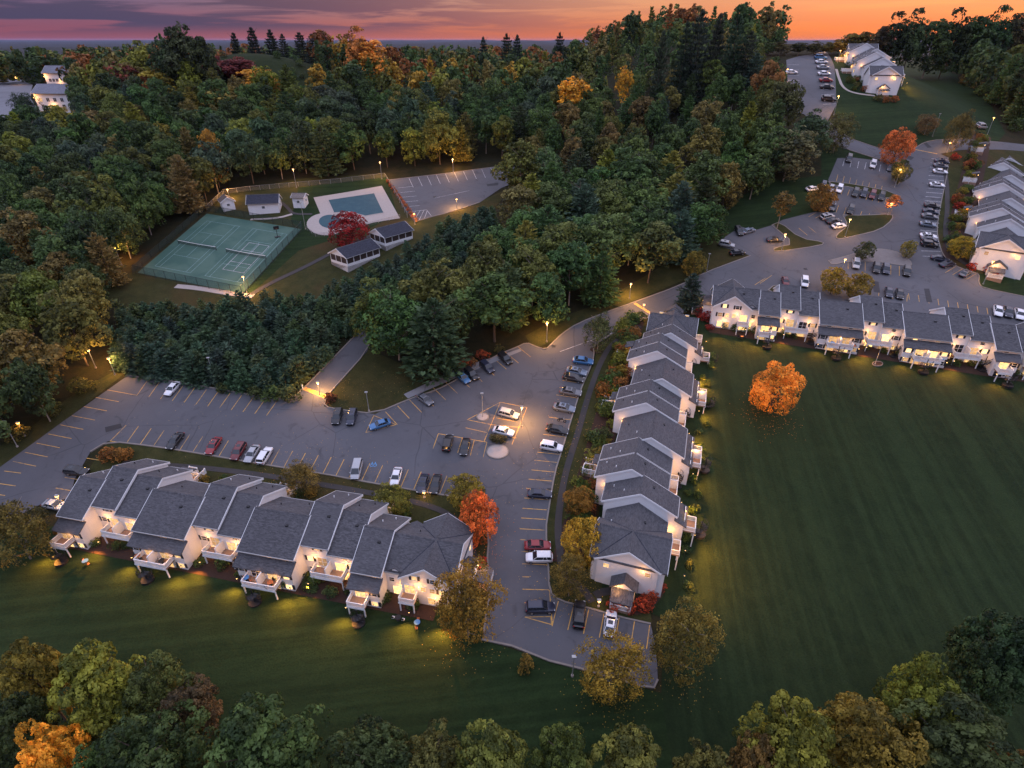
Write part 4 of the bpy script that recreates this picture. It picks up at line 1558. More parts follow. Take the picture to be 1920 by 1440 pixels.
def crown_round(seed, n, leaf, z0=.22, R=.36, lobes=34, lobe_r=(.09, .15), loose=0.0, flat=1.0, tufts=13, kr=(.42, .98)):
    """unit-height broadleaf crown: lobes carrying rounded tufts of leaf cards"""
    rs = np.random.RandomState(seed)
    cz, hz = (z0 + 1) / 2, (1 - z0) / 2
    cs, rr = [], []
    gold = math.pi * (3 - math.sqrt(5))
    for i in range(lobes):
        y = 1 - 2 * (i + .5) / lobes
        rad = math.sqrt(1 - y * y)
        th = gold * i + rs.uniform(-.35, .35)
        k = rs.uniform(*kr)
        wide = 1.0 - .22 * max(0, y) + .06 * rs.normal()
        cs.append((R * rad * math.cos(th) * k * wide, R * rad * math.sin(th) * k * wide, cz + hz * y * k * flat))
        rr.append(rs.uniform(*lobe_r))
    cs.append((0, 0, cz))
    rr.append(R * .5)
    cs, rr = np.array(cs), np.array(rr)
    L = len(cs)
    # tufts over each lobe
    nt_ = L * tufts
    pr = rr ** 2 / (rr ** 2).sum()
    li = rs.choice(L, nt_, p=pr)
    out = unit(cs[li] - np.array([0, 0, cz - .12]))
    td = unit(rs.normal(0, 1, (nt_, 3)) + out * .75 + np.array([0, 0, .45]))
    tc = cs[li] + td * (rr[li] * rs.uniform(.78, 1.06, nt_))[:, None] * np.array([1.05, 1.05, .9])
    tr = rr[li] * rs.uniform(.28, .50, nt_)
    tt = .44 + .20 * rs.normal(0, 1, L)[li] + .24 * rs.normal(0, 1, nt_)
    ti = rs.choice(nt_, n, p=tr ** 2 / (tr ** 2).sum())
    d = unit(rs.normal(0, 1, (n, 3)) + td[ti] * .9 + np.array([0, 0, .35]))
    rad = tr[ti] * (1 - np.abs(rs.normal(0, .12, n)) + loose * rs.normal(0, 1.6, n))
    pts = tc[ti] + d * rad[:, None]
    tone = tt[ti] + .10 * rs.normal(0, 1, n)
    return cards(pts, d, leaf, .62, .38, rs, tone)


def crown_pine(seed, levels=19, R=.27, z0=.14, per=9, leaf=.034, droop=-.12, power=.75, tufts=7):
    """unit-height conifer: whorls of boughs carrying upswept tufts"""
    rs = np.random.RandomState(seed)
    P_, N_, T_ = [], [], []
    for l in range(levels):
        f = l / (levels - 1)
        z = z0 + (0.985 - z0) * f
        Lr = R * (1 - f) ** power * rs.uniform(.85, 1.12) + .018
        m = max(4, int(per * (1 - .45 * f)))
        a0 = rs.uniform(0, 6.28)
        for b in range(m):
            a = a0 + 6.283 * b / m + rs.uniform(-.25, .25)
            L = Lr * rs.uniform(.72, 1.15)
            tn = .5 + .2 * rs.normal()
            k = max(2, int(tufts * (.4 + .6 * (1 - f))))
            for j in range(k):
                q = .25 + .75 * (j + rs.uniform(.2, .9)) / k
                r = L * q
                w = rs.normal(0, .018 + .03 * q * (1 - f))
                x, y = r * math.cos(a) - w * math.sin(a), r * math.sin(a) + w * math.cos(a)
                zz = z + droop * r * (1 - f) + .10 * r * q + rs.normal(0, .008)
                for _ in range(3):
                    P_.append((x + rs.normal(0, .008), y + rs.normal(0, .008), zz + rs.normal(0, .006)))
                    N_.append((math.cos(a) * .5, math.sin(a) * .5, .75))
                    T_.append(tn + .14 * rs.normal() + .12 * (q - .6))
    pts, nr, tn = np.array(P_), np.array(N_), np.array(T_)
    n = len(pts)
    # elongated tufts pointing outward and up
    dirv = np.stack([pts[:, 0], pts[:, 1], np.full(n, .07)], 1)
    dirv /= np.linalg.norm(dirv, axis=1)[:, None]
    dirv += rs.normal(0, .38, (n, 3))
    dirv /= np.linalg.norm(dirv, axis=1)[:, None]
    sd = np.cross(dirv, nr + rs.normal(0, .5, (n, 3)))
    sd /= np.linalg.norm(sd, axis=1)[:, None]
    s = leaf * rs.uniform(.7, 1.3, n)[:, None]
    v = np.empty((n, 4, 3))
    v[:, 0] = pts - dirv * s * .7
    v[:, 1] = pts - sd * s * .42
    v[:, 2] = pts + dirv * s * 1.15
    v[:, 3] = pts + sd * s * .42
    return v.reshape(-1, 3), np.repeat(tn, 4)


def trunk_mesh(seed, ht=.8, r=.016, limbs=7, mat=BARK, spread=.2, z0=.25):
    rs = random.Random(seed)
    mb = MB()
    pts = [Vector((rs.uniform(-.008, .008) * k, rs.uniform(-.008, .008) * k, ht * k / 4 - (.03 if k == 0 else 0))) for k in range(5)]
    for k in range(4):
        mb.tube(pts[k], pts[k + 1], r * (1 - .2 * k), r * (1 - .2 * (k + 1)), 7, cap=False)
    for i in range(limbs):
        f = z0 + (ht - z0) * (i + .5) / limbs
        a = rs.uniform(0, 6.28)
        p = Vector((0, 0, f))
        q = p + Vector((math.cos(a) * spread * .5, math.sin(a) * spread * .5, .09))
        s = q + Vector((math.cos(a + .3) * spread * .6, math.sin(a + .3) * spread * .6, .10))
        mb.tube(p, q, r * .5, r * .3, 5, cap=False)
        mb.tube(q, s, r * .3, r * .1, 4, cap=False)
        mb.tube(q, q + Vector((math.cos(a - .8) * spread * .4, math.sin(a - .8) * spread * .4, .10)), r * .25, r * .08, 4, cap=False)
    return mb.mesh('trunk', mat)


def lib(kind, n, fn, mat):
    return [mesh_np(kind + '_crown', *fn(i), mat) for i in range(n)]


CROWNS = {
    'near': lib('near', 4, lambda i: crown_round(11 + i, 17000, .0145, .2, .37, 54, (.075, .135), 0, 1, 10), LEAF),
    'wood': lib('wood', 8, lambda i: crown_round(31 + i, 6500, .0205, (.16, .10, .22, .16, .28, .12, .18, .2)[i], (.33, .36, .30, .35, .28, .34, .38, .31)[i], (40, 30, 46, 36, 30, 52, 34, 44)[i], ((.075, .135), (.07, .17), (.06, .12), (.07, .15))[i % 4], (0, .04, 0, .10)[i % 4], 1, (13, 10, 15, 12)[i % 4]), LEAF),
    'oval': lib('oval', 3, lambda i: crown_round(51 + i, 8500, .0175, .08, .43, 50, (.09, .15), .05, 1, 13, (.66, .92)), LEAF),
    'loose': lib('loose', 3, lambda i: crown_round(61 + i, 8500, .0155, .08, .45, 52, (.08, .16), .20), LEAF),
    'thin': lib('thin', 2, lambda i: crown_round(71 + i, 1900, .020, .38, .22, 22, (.05, .10), .15), LEAF),
    'pine': lib('pine', 5, lambda i: crown_pine(81 + i, 16, (.27, .30, .25, .29, .26)[i], .08, 11, .031, -.10, (.5, .42, .6, .45, .55)[i], 13), NEEDLE),
    'fir': lib('fir', 3, lambda i: crown_pine(91 + i, 24, .17, .06, 8, .034, -.35, .85, 5), NEEDLE),
    'spruce': lib('spruce', 4, lambda i: crown_pine(101 + i, 12, .27, .02, 9, .060, -.40, .48, 7), NEEDLE),
    'shrub': lib('shrub', 4, lambda i: crown_round(111 + i, 900, .055, .02, .52, 18, (.15, .25), .05, 1, 13, (.6, .9)), LEAF),
}
TR = {'near': [trunk_mesh(1, .8, .02), trunk_mesh(2, .78, .018)], 'wood': [trunk_mesh(3, .8, .014), trunk_mesh(4, .82, .013, mat=BARKP)], 'oval': [trunk_mesh(5, .75, .02, 8, spread=.26, z0=.12)],
      'loose': [trunk_mesh(6, .8, .016, 12, BARKP, .3, .10)], 'thin': [trunk_mesh(7, .9, .010, 7, BARKP, .14, .4)], 'pine': [trunk_mesh(8, .95, .014, 3)], 'fir': [trunk_mesh(9, .95, .012, 2)],
      'spruce': [trunk_mesh(10, .9, .012, 2)], 'shrub': [trunk_mesh(12, .5, .02, 5, BARK, .3, .1)]}
NAMES = {'near': 'broadleaf_tree', 'wood': 'broadleaf_tree', 'oval': 'maple_tree', 'loose': 'ornamental_tree', 'thin': 'slender_tree', 'pine': 'pine_tree', 'fir': 'fir_tree', 'spruce': 'spruce_tree', 'shrub': 'shrub'}
R0 = {'near': .37, 'wood': .34, 'oval': .43, 'loose': .45, 'thin': .22, 'pine': .27, 'fir': .17, 'spruce': .27, 'shrub': .52}


def plant(kind, pos, h, r, col, label, group=None, name=None, cat=None, lean=0.0):
    root = empty(name or NAMES[kind], pos, label, cat or ('shrub' if kind == 'shrub' else 'tree'), group, rnd.uniform(0, 6.28))
    # crown radius r and height h are in metres
    s = r / (R0[kind] * 1.08)
    q_ = rnd.uniform(.86, 1.16)
    root.scale = (s * q_, s / q_, h)
    if lean:
        root.rotation_euler = (rnd.uniform(-lean, lean), rnd.uniform(-lean, lean), root.rotation_euler.z)
    link('trunk' if kind != 'shrub' else 'stem', rnd.choice(TR[kind]), root)
    c = link('crown', rnd.choice(CROWNS[kind]), root)
    c.color = (*[max(.002, x * rnd.uniform(.88, 1.12)) for x in col], 1)
    return root


def proj(p):
    d = Vector(p) - Vector((0, 0, CAMH))
    zc = d.y * CP - d.z * SP
    yc = d.y * SP + d.z * CP
    return 960 + FPX * d.x / zc, 720 - FPX * yc / zc, zc


def inpoly(x, y, poly):
    c = False
    j = len(poly) - 1
    for i in range(len(poly)):
        a, b = poly[i], poly[j]
        if (a[1] > y) != (b[1] > y) and x < (b[0] - a[0]) * (y - a[1]) / (b[1] - a[1]) + a[0]:
            c = not c
        j = i
    return c


def wpoly(px):
    return [(q.x, q.y) for q in (P(*p) for p in px)]


# green palette (leaf reflectance)
DK = (.042, .068, .026)
GR = (.058, .098, .032)
BG = (.054, .084, .050)
OL = (.098, .108, .028)
YG = (.160, .165, .030)
GO = (.30, .19, .030)
OR = (.50, .17, .028)
RU = (.19, .080, .028)
BR = (.140, .115, .038)
RD = (.26, .018, .016)

# ------------------------------------------------------------------ the woods
EX = [wpoly([(190, 575), (205, 545), (250, 500), (380, 390), (418, 357), (560, 336), (722, 323), (830, 316), (1000, 300), (1000, 325), (965, 352), (985, 388), (968, 440), (915, 520), (850, 595), (790, 640), (705, 640), (640, 680), (560, 765), (225, 712), (205, 640)]),
      wpoly([(-500, 1010), (-60, 866), (0, 858), (110, 780), (226, 700), (560, 755), (620, 690), (690, 600), (712, 606), (700, 640), (700, 672), (760, 700), (850, 706), (985, 632), (1060, 602), (1190, 548), (1310, 470), (1335, 435), (1375, 395), (1440, 350), (1500, 335), (1535, 325), (1555, 300), (1530, 262), (1495, 225), (1466, 205),
             (1464, 105), (1500, 92), (1570, 84), (1600, 66), (1690, 60), (1745, 118), (1800, 172), (1870, 205), (1905, 240), (1990, 250), (2500, 280), (2700, 1600), (960, 1900), (-700, 1900)]),
      wpoly([(-140, 143), (60, 140), (172, 130), (172, 262), (60, 268), (-140, 268)]),
      wpoly([(385, 92), (560, 86), (610, 132), (600, 200), (380, 205)]),
      wpoly([(1880, 142), (2000, 142), (2000, 225), (1895, 225)]),
      wpoly([(1452, 345), (1452, 95), (1560, 92), (1560, 345)])]
drape('knoll_grass', [(350, 100), (420, 87), (560, 83), (640, 120), (620, 185), (360, 190)], 0.12, grass_mat('knoll', (.016, .026, .008), (.028, .036, .012), None, 0, (.04, .03, .012), .5), 5.0)

cand = []
cell = {}
SPC = 7.6
rp = random.Random(21)
for _ in range(26000):
    x, y = rp.uniform(-330, 330), rp.uniform(95, 500)
    z = H(x, y)
    u, v, zc = proj((x, y, z + 8))
    if u < -110 or u > 2030 or v > 900:
        continue
    if 1425 < u < 1620 and y > 296:
        continue
    sp = SPC * (1 + max(0, (y - 230)) / 420) * (1.13 if 660 < u < 1480 and y < 260 else 1.0)
    ck = (int(x // 14), int(y // 14))
    ok = True
    for i in (-1, 0, 1):
        for j in (-1, 0, 1):
            for (a, b) in cell.get((ck[0] + i, ck[1] + j), ()):
                if (a - x) ** 2 + (b - y) ** 2 < sp * sp:
                    ok = False
    if not ok or any(inpoly(x, y, e) for e in EX):
        continue
    cell.setdefault(ck, []).append((x, y))
    cand.append((y, x, z, u, v, zc))
cand.sort()
far_list = []
counts = {}
for y, x, z, u, v, zc in cand:
    q = rp.random()
    east = u > 1560
    centre = 660 < u < 1560 and not (u < 1060 and v < 300)
    if centre:
        kind = 'pine' if q < .42 else 'wood'
        h = rp.uniform(14.5, 19.5) if y < 255 else (rp.uniform(13, 18) if y < 300 else rp.uniform(9.5, 13.5))
        r = h * (rp.uniform(.36, .46) if y < 230 else rp.uniform(.29, .36))
        col = rp.choice([BG, GR, GR, DK, GR, YG, OL] if kind == 'pine' else [GR, GR, (.078, .112, .034), OL, GR, BR if v < 480 else OL])
    elif east:
        kind = 'wood' if q < .8 else 'pine'
        h, col = rp.uniform(16, 23), rp.choice([DK, GR, DK, RU, BR, OL])
        r = h * rp.uniform(.27, .34)
    else:
        kind = 'wood' if q < .82 else 'pine'
        h = rp.uniform(14, 20)
        r = h * rp.uniform(.30, .37)
        col = rp.choice([DK, GR, GR, BG, GR, GR, BG, GR, DK, OL, OL, BR, YG] if v > 180 else [DK, DK, GR, GR, OL, BR, YG, RU, GO])
        if v > 330 and u < 260:
            col = rp.choice([DK, GR, GR, OL, BR, GR])
    k2 = 'broadleaf' if kind == 'wood' else 'pine'
    counts[k2] = counts.get(k2, 0) + 1
    if counts[k2] > 300 or y > 330:
        far_list.append((kind, x, y, z, h, r, col))
        continue
    tint = {DK: 'dark green', GR: 'mid green', BG: 'blue green', OL: 'olive', YG: 'yellow green', BR: 'tawny', (.078, .112, .034): 'light green', RU: 'rust red', GO: 'golden'}[col]
    form = 'shaggy pine' if kind == 'pine' else 'rounded tree'
    if centre:
        zone = 'among the tall trees up the slope of the middle wood' if v < 300 else ('in the middle wood beside the spruce screen and the drive' if u < 960 else 'in the middle wood along the upper road')
        gp = 'pines of the middle wood' if kind == 'pine' else 'broadleaf trees of the middle wood'
    elif east:
        zone, gp = 'in the wood behind the hilltop lawn', 'trees behind the hilltop lawn'
    else:
        zone = ('in the large wood beside the lower car park' if v > 560 else 'in the large wood close to the tennis courts' if v > 330 else 'in the large wood below the far houses') if u < 330 else \
            ('in the large wood behind the pool huts' if u < 560 else 'in the large wood straight behind the pool' if u < 760 else 'in the large wood behind the pool car park')
        if v < 170:
            zone = 'high in the large wood towards the skyline'
        gp = 'pines of the large wood' if kind == 'pine' else 'broadleaf trees of the large wood'
    lab = tint + ' ' + form + ' ' + zone
    plant(kind, (x, y, z - .1), h, r, col, lab, gp, lean=.06)

# everything farther off: one mass of crowns
fv, ft, fc = [], [], []
LOW = {'wood': [crown_round(201 + i, 520, .055, .1, .34, 18, (.11, .17)) for i in range(3)], 'pine': [crown_pine(211 + i, 12, .24, .1, 6, .06, -.1, .8, 3) for i in range(3)]}
rp2 = random.Random(5)
for _ in range(2600):
    y = 440 + 1500 * rp2.random() ** 1.6
    x = rp2.uniform(-1.05, 1.05) * y
    if H(x, y) > -60 and not (.40 < x / y < .66 and y < 900):
        far_list.append((rp2.choice(['wood', 'wood', 'pine']), x, y, H(x, y), rp2.uniform(13, 22), rp2.uniform(5, 8.5), rp2.choice([DK, DK, GR, OL, BR, RU])))
for kind, x, y, z, h, r, col in far_list:
    v, t = LOW[kind][rp2.randrange(3)]
    a = rp2.uniform(0, 6.28)
    if y > 700:
        k = rp2.randrange(2)
        v = v.reshape(-1, 4, 3)[k::3].reshape(-1, 3)
        t = t.reshape(-1, 4)[k::3].ravel()
    s = r / .36 * (1.0 if y < 700 else 1.15)
    w = np.empty_like(v)
    w[:, 0] = (v[:, 0] * math.cos(a) - v[:, 1] * math.sin(a)) * s + x
    w[:, 1] = (v[:, 0] * math.sin(a) + v[:, 1] * math.cos(a)) * s + y
    w[:, 2] = v[:, 2] * h + z
    fv.append(w)
    ft.append(t)
    fc.append(np.repeat(np.array([[*col, 1.0]]), len(v), 0))
fme = mesh_np('far_woods', np.concatenate(fv), np.concatenate(ft), LEAF)
ca_ = fme.color_attributes.new('tint', 'FLOAT_COLOR', 'POINT')
ca_.data.foreach_set('color', np.concatenate(fc).astype(np.float32).ravel())
fm = LEAF.copy()
fm.name = 'leaf_far'
ftree = fm.node_tree
an = N(ftree, 'ShaderNodeAttribute', attribute_name='tint')
for lk in list(ftree.links):
    if lk.from_node.type == 'OBJECT_INFO':
        ts = lk.to_socket
        ftree.links.remove(lk)
        ftree.links.new(an.outputs['Color'], ts)
fme.materials[0] = fm
tag(link('far_woods', fme), 'dark far woods fading to the horizon', 'woods', kind='stuff')

# spruce screen between the courts and the lower car park
hed = wpoly([(232, 697), (330, 712), (470, 736), (545, 742), (565, 722), (640, 648), (690, 606), (775, 588), (850, 522), (915, 450), (925, 415), (862, 430), (780, 490), (690, 540), (600, 572), (480, 590), (240, 600), (225, 640)])
hx, hy = [p[0] for p in hed], [p[1] for p in hed]
rp3 = random.Random(3)
pts = []
for _ in range(9000):
    x, y = rp3.uniform(min(hx), max(hx)), rp3.uniform(min(hy), max(hy))
    if inpoly(x, y, hed) and all((x - a) ** 2 + (y - b) ** 2 > 2.35 ** 2 for a, b in pts):
        pts.append((x, y))
pts.sort(key=lambda p: p[1])


def spruce_zone(x, y):
    u, v, _ = proj((x, y, H(x, y)))
    if u > 700:
        return 'in its tail below the pavilions'
    if v < 622:
        return 'at its top edge towards the courts' if u < 520 else 'at its top edge towards the path'
    if v > 690:
        return 'in its front edge along the parking bays'
    return 'in its end beside the wood' if u < 330 else 'in its middle' if u < 520 else 'in its side along the pool drive'
for x, y in pts[:299]:
    hh = rp3.uniform(5.0, 7.8)
    plant('spruce', (x, y, H(x, y) - .2), hh, hh * rp3.uniform(.34, .46), rp3.choice([(.042, .078, .042), (.054, .092, .046), (.066, .100, .040), (.048, .084, .050)]), ('tall' if hh > 6.8 else 'short' if hh < 5.7 else 'middling') + ' feathery spruce in the dense screen, ' + spruce_zone(x, y), 'spruces of the dense screen', lean=.32)


# ------------------------------------------------------------------ trees that stand out
def tree_px(kind, base, w, h, col, label, group=None, name=None):
    """base = photograph position of the foot, w/h = crown width and height in the photograph"""
    p = P(*base)
    u, v, zc = proj(p)
    r = .5 * w * zc / FPX
    el_ = math.atan2(CAMH - p.z, p.y)
    hh = max(r * .9, (h * zc / FPX - 1.1 * r * math.sin(el_) * .55) / math.cos(el_))
    return plant(kind, p, hh, r, col, label, group, name)


def tree_top(kind, top, w, height, col, label, group=None):
    p = P(top[0], top[1], height)
    zc = proj(p + Vector((0, 0, height * .8)))[2]
    return plant(kind, p - Vector((0, 0, .2)), height, .5 * w * zc / FPX, col, label, group)


def tree_far(kind, top, y, w, col, label, group=None):
    """a tree at distance y ahead whose tip shows at the given place"""
    a, b = (top[0] - 960) / FPX, (top[1] - 720) / FPX
    t = y / (CP - b * SP)
    x, zt = a * t, CAMH + (-SP - b * CP) * t
    z = H(x, y)
    return plant(kind, (x, y, z - .2), max(6, zt - z), .5 * w * t / FPX, col, label, group)


tree_px('oval', (1442, 776), 90, 100, (.52, .25, .034), 'round orange maple alone on the big lawn')
tree_px('oval', (897, 1012), 72, 92, (.48, .13, .03), 'bright orange red maple at the end of the lower town house row')
tree_px('oval', (875, 955), 66, 70, (.17, .13, .025), 'olive green tree beside the orange red maple')
tree_px('oval', (741, 962), 62, 58, (.13, .11, .02), 'rounded green shrub tree behind the lower row, beside the curved path')
tree_px('loose', (566, 922), 74, 60, (.12, .095, .02), 'spreading olive bush between the lower row and the parked van')
tree_px('oval', (1086, 1062), 74, 92, (.33, .22, .022), 'yellow green round tree west of the end town house')
tree_px('oval', (1085, 965), 56, 56, (.16, .105, .018), 'golden brown shrub tree beside the footpath, above the yellow green one')
tree_px('loose', (1066, 1118), 72, 78, (.15, .105, .022), 'loose brownish tree at the car park corner below the yellow green tree')
tree_px('loose', (878, 1198), 116, 132, (.20, .145, .024), 'large loose yellow olive tree at the near end of the lower row')
tree_px('loose', (1142, 1312), 112, 108, (.20, .135, .022), 'loose yellowish tree on the lawn by the bottom corner of the car park')
tree_px('loose', (1268, 1266), 112, 125, (.16, .125, .03), 'greyish olive tree beside the last parking bay')
tree_px('shrub', (987, 1256), 30, 28, (.15, .11, .02), 'small round bush alone on the lawn below the drive')
tree_px('loose', (58, 1048), 118, 112, (.12, .095, .022), 'wide loose olive tree at the far end of the lower row')
tree_px('loose', (1120, 658), 64, 72, (.055, .068, .024), 'dark loose tree on the planted island above the blue car')
tree_px('pine', (1290, 580), 56, 70, (.034, .055, .040), 'dark pine standing where the road passes between two rows')
tree_px('oval', (1299, 520), 42, 52, (.15, .12, .02), 'yellow green tree at the bend of the road beside the pine')
tree_px('oval', (1556, 552), 50, 52, (.26, .17, .02), 'golden round tree beside the street lamp behind the upper row')
tree_px('oval', (1603, 560), 48, 50, (.19, .125, .02), 'darker golden round tree behind the upper row')
tree_px('oval', (1617, 488), 34, 36, (.05, .065, .025), 'small dark green tree on the concrete island')
tree_px('oval', (1697, 484), 28, 34, (.19, .13, .03), 'small yellowish tree at the tip of the concrete island')
tree_px('oval', (1672, 312), 50, 66, (.44, .16, .05), 'orange red maple at the road junction by the upper car park')
tree_px('oval', (1680, 345), 36, 44, (.06, .07, .025), 'dark green tree below the maple at the junction')
tree_px('thin', (1668, 402), 28, 36, (.40, .16, .05), 'small thin orange tree lit by a lamp at the grass island')
tree_px('loose', (1562, 286), 58, 66, (.10, .09, .025), 'olive tree at the bend of the road below the hill lot')
tree_px('loose', (1786, 284), 52, 68, (.12, .085, .025), 'thin lit tree beside the loop road')
tree_px('loose', (1733, 252), 40, 34, (.12, .07, .03), 'brownish bush on the hill lawn')
tree_px('oval', (1534, 398), 46, 52, (.16, .11, .025), 'olive tree with a lamp in it beside the parked white car')
tree_px('thin', (1456, 430), 40, 70, (.14, .11, .03), 'thin yellowish tree beside the lower pocket of parking')
tree_px('oval', (1795, 488), 42, 46, (.26, .17, .025), 'golden tree lit from below beside the far row')
for u_, v_, w_, h_, c_, l_ in ((1500, 305, 62, 80, (.045, .066, .04), 'dark dense tree where the hill road leaves the wood'), (1468, 340, 80, 95, (.10, .11, .05), 'grey green loose tree below the hilltop lot'), (1515, 262, 44, 48, (.05, .075, .03), 'dark green tree beside the hill road bend'), (1462, 262, 56, 100, (.07, .085, .03), 'tall green tree at the corner of the hilltop lot'), (1425, 215, 50, 90, (.20, .11, .04), 'rust brown tree at the wood edge by the hilltop lot')):
    tree_px('wood', (u_, v_), w_, h_, c_, l_)
tree_px('oval', (657, 462), 66, 66, (.23, .016, .018), 'crimson red tree between the pool and the pavilions')
tree_px('wood', (412, 352), 40, 100, (.30, .17, .03), 'slender yellow brown tree beside the lamp at the court corner')
tree_px('loose', (60, 232), 46, 52, (.03, .045, .026), 'dark bushy tree between the far road and the far house')
tree_px('loose', (112, 262), 84, 56, (.26, .16, .03), 'golden orange tree in front of the far pale house')
tree_top('wood', (38, 420), 78, 15, (.72, .34, .04), 'bright orange tree at the edge of the wood below the far houses')
tree_top('thin', (1076, 143), 66, 24, (.58, .30, .03), 'bright golden tree standing out among the pines')
tree_top('thin', (1172, 122), 34, 24, (.46, .28, .03), 'small golden tree top deep in the pine wood')
tree_top('thin', (690, 78), 60, 24, (.50, .23, .05), 'tall orange gold tree on the skyline beyond the pool')
tree_top('wood', (668, 62), 60, 26, (.34, .15, .04), 'rust orange tree beside the tall gold one on the skyline')
tree_top('wood', (480, 128), 72, 13, (.40, .24, .035), 'yellow gold tree at the foot of the grassy knoll')
tree_top('wood', (410, 160), 90, 15, (.19, .13, .04), 'tawny tree below the grassy knoll')
tree_top('wood', (430, 110), 80, 9, (.13, .03, .03), 'dark red bushy tree on the slope of the knoll')
tree_top('wood', (290, 130), 70, 17, (.24, .16, .03), 'yellowish tree beside the tall dark clump')
tree_top('wood', (225, 118), 60, 17, (.20, .06, .04), 'reddish tree to the near side of the tall dark clump')
for i, (u, v, w, hh) in enumerate(((335, 56, 80, 26), (300, 68, 70, 25), (372, 66, 60, 24))):
    tree_far('wood', (u, v), 330, w, (.045, .068, .030), 'tall dark tree of the clump rising above the far skyline', 'tall dark clump')
for i, (u, v, w, hh) in enumerate(((1318, 22, 60, 40), (1352, 28, 52, 38), (1388, 30, 56, 38), (1290, 44, 46, 34), (1245, 60, 40, 32), (1410, 60, 50, 32))):
    tree_far('pine', (u, v), 292, w, (.036, .056, .034), 'towering pine rising above the skyline at the top of the middle wood', 'towering skyline pines')
for i, (u, v) in enumerate(((470, 52), (505, 54), (528, 60), (560, 64), (584, 56), (610, 66), (437, 62), (906, 66), (950, 60), (970, 60), (1050, 66), (1180, 66))):
    tree_far('pine', (u, v + rnd.uniform(-4, 10)), (408 if 400 < u < 650 else 430) + rnd.uniform(-20, 20), rnd.uniform(24, 44), (.024, .036, .026), 'small dark pine standing on the far skyline', 'skyline pines')
for i, (u, v, w) in enumerate(((1690, 34, 60), (1725, 30, 56), (1765, 36, 66), (1800, 30, 60), (1840, 28, 70), (1880, 26, 66), (1915, 24, 60), (1660, 48, 44))):
    tree_far('wood', (u, v), 372, w, rnd.choice([DK, (.03, .04, .02), (.05, .045, .02)]), 'dark tree on the skyline behind the hilltop lawn', 'skyline trees behind the hilltop lawn')
for u, v, w, c in ((1604, 62, 46, (.12, .09, .025)), (1582, 74, 40, (.24, .16, .03)), (1625, 58, 40, (.10, .08, .025)), (1600, 80, 36, (.30, .18, .03)), (1440, 82, 30, (.05, .06, .02)), (1465, 86, 32, (.06, .06, .02)), (1500, 84, 36, (.045, .05, .02)), (1530, 82, 34, (.06, .06, .02)), (1556, 78, 30, (.09, .08, .02))):
    tree_far('wood', (u, v), 352, w, c, 'autumn tree behind the hilltop row and its parking', 'autumn trees behind the hilltop row')
# lower edge of the picture: big crowns close to the viewer
for (u, v, w, hh, c, lab) in (
        (150, 1196, 190, 16, (.155, .150, .026), 'large yellow green tree at the bottom edge of the lawn'),
        (25, 1190, 120, 16, (.18, .135, .025), 'yellowish tree at the very corner below the wide olive tree'),
        (60, 1345, 110, 15, (.80, .34, .045), 'glowing orange tree low in the bottom corner'),
        (262, 1225, 130, 14, (.085, .08, .028), 'olive grey tree behind the yellow green one at the lawn edge'),
        (330, 1270, 120, 12, (.10, .06, .035), 'brown half bare tree at the bottom of the lawn'),
        (470, 1300, 250, 18, (.050, .072, .026), 'big dark green tree in the middle of the bottom tree belt'),
        (250, 1330, 220, 16, (.045, .062, .026), 'dark green tree beside the glowing orange one'),
        (-10, 1300, 150, 15, (.035, .05, .022), 'dark tree behind the glowing orange one'),
        (150, 1400, 160, 14, (.05, .065, .025), 'green crown cut off by the bottom edge beside the orange tree'),
        (690, 1345, 170, 14, (.05, .055, .022), 'dark olive tree dipping out of the bottom edge'),
        (800, 1365, 140, 13, (.075, .07, .025), 'olive brown tree next to the dark olive one'),
        (920, 1355, 180, 14, (.125, .11, .026), 'yellow olive tree at the centre of the bottom edge'),
        (1060, 1362, 130, 13, (.085, .09, .026), 'olive green tree right of the centre of the bottom edge'),
        (1190, 1365, 190, 14, (.105, .10, .026), 'yellowish green crown below the loose tree on the lawn'),
        (1330, 1390, 130, 13, (.085, .085, .025), 'low olive crown on the bottom edge'),
        (1510, 1312, 180, 16, (.165, .125, .024), 'yellow and olive tree at the bottom of the big lawn'),
        (1430, 1370, 110, 13, (.15, .09, .03), 'thin rusty tree at the foot of the big lawn'),
        (1655, 1295, 190, 17, (.150, .115, .026), 'golden olive tree at the curved edge of the big lawn'),
        (1770, 1225, 160, 17, (.135, .12, .026), 'yellow olive tree higher up the curved lawn edge'),
        (1830, 1290, 230, 18, (.055, .07, .024), 'large dark green tree in the bottom corner of the big lawn'),
        (1910, 1130, 170, 17, (.030, .045, .022), 'very dark tree where the lawn meets the picture edge'),
        (1860, 1190, 130, 15, (.035, .05, .022), 'dark rounded tree beside the very dark one'),
        (1750, 1385, 160, 14, (.07, .075, .025), 'olive crown at the bottom edge under the golden olive tree'),
        (1900, 1395, 130, 13, (.22, .10, .03), 'orange brown crown in the extreme bottom corner')):
    tree_top('near', (u, v + .22 * w), w * .92, hh, tuple(min(.85, m_ * x_) for x_, m_ in zip(c, (.92, 1.08, .92))), lab)


# ------------------------------------------------------------------ shrubs
def bush(px, r, col, label, group, h=None):
    p = P(*px)
    return plant('shrub', p - Vector((0, 0, .1)), h or r * 1.5, r, col, label, group)


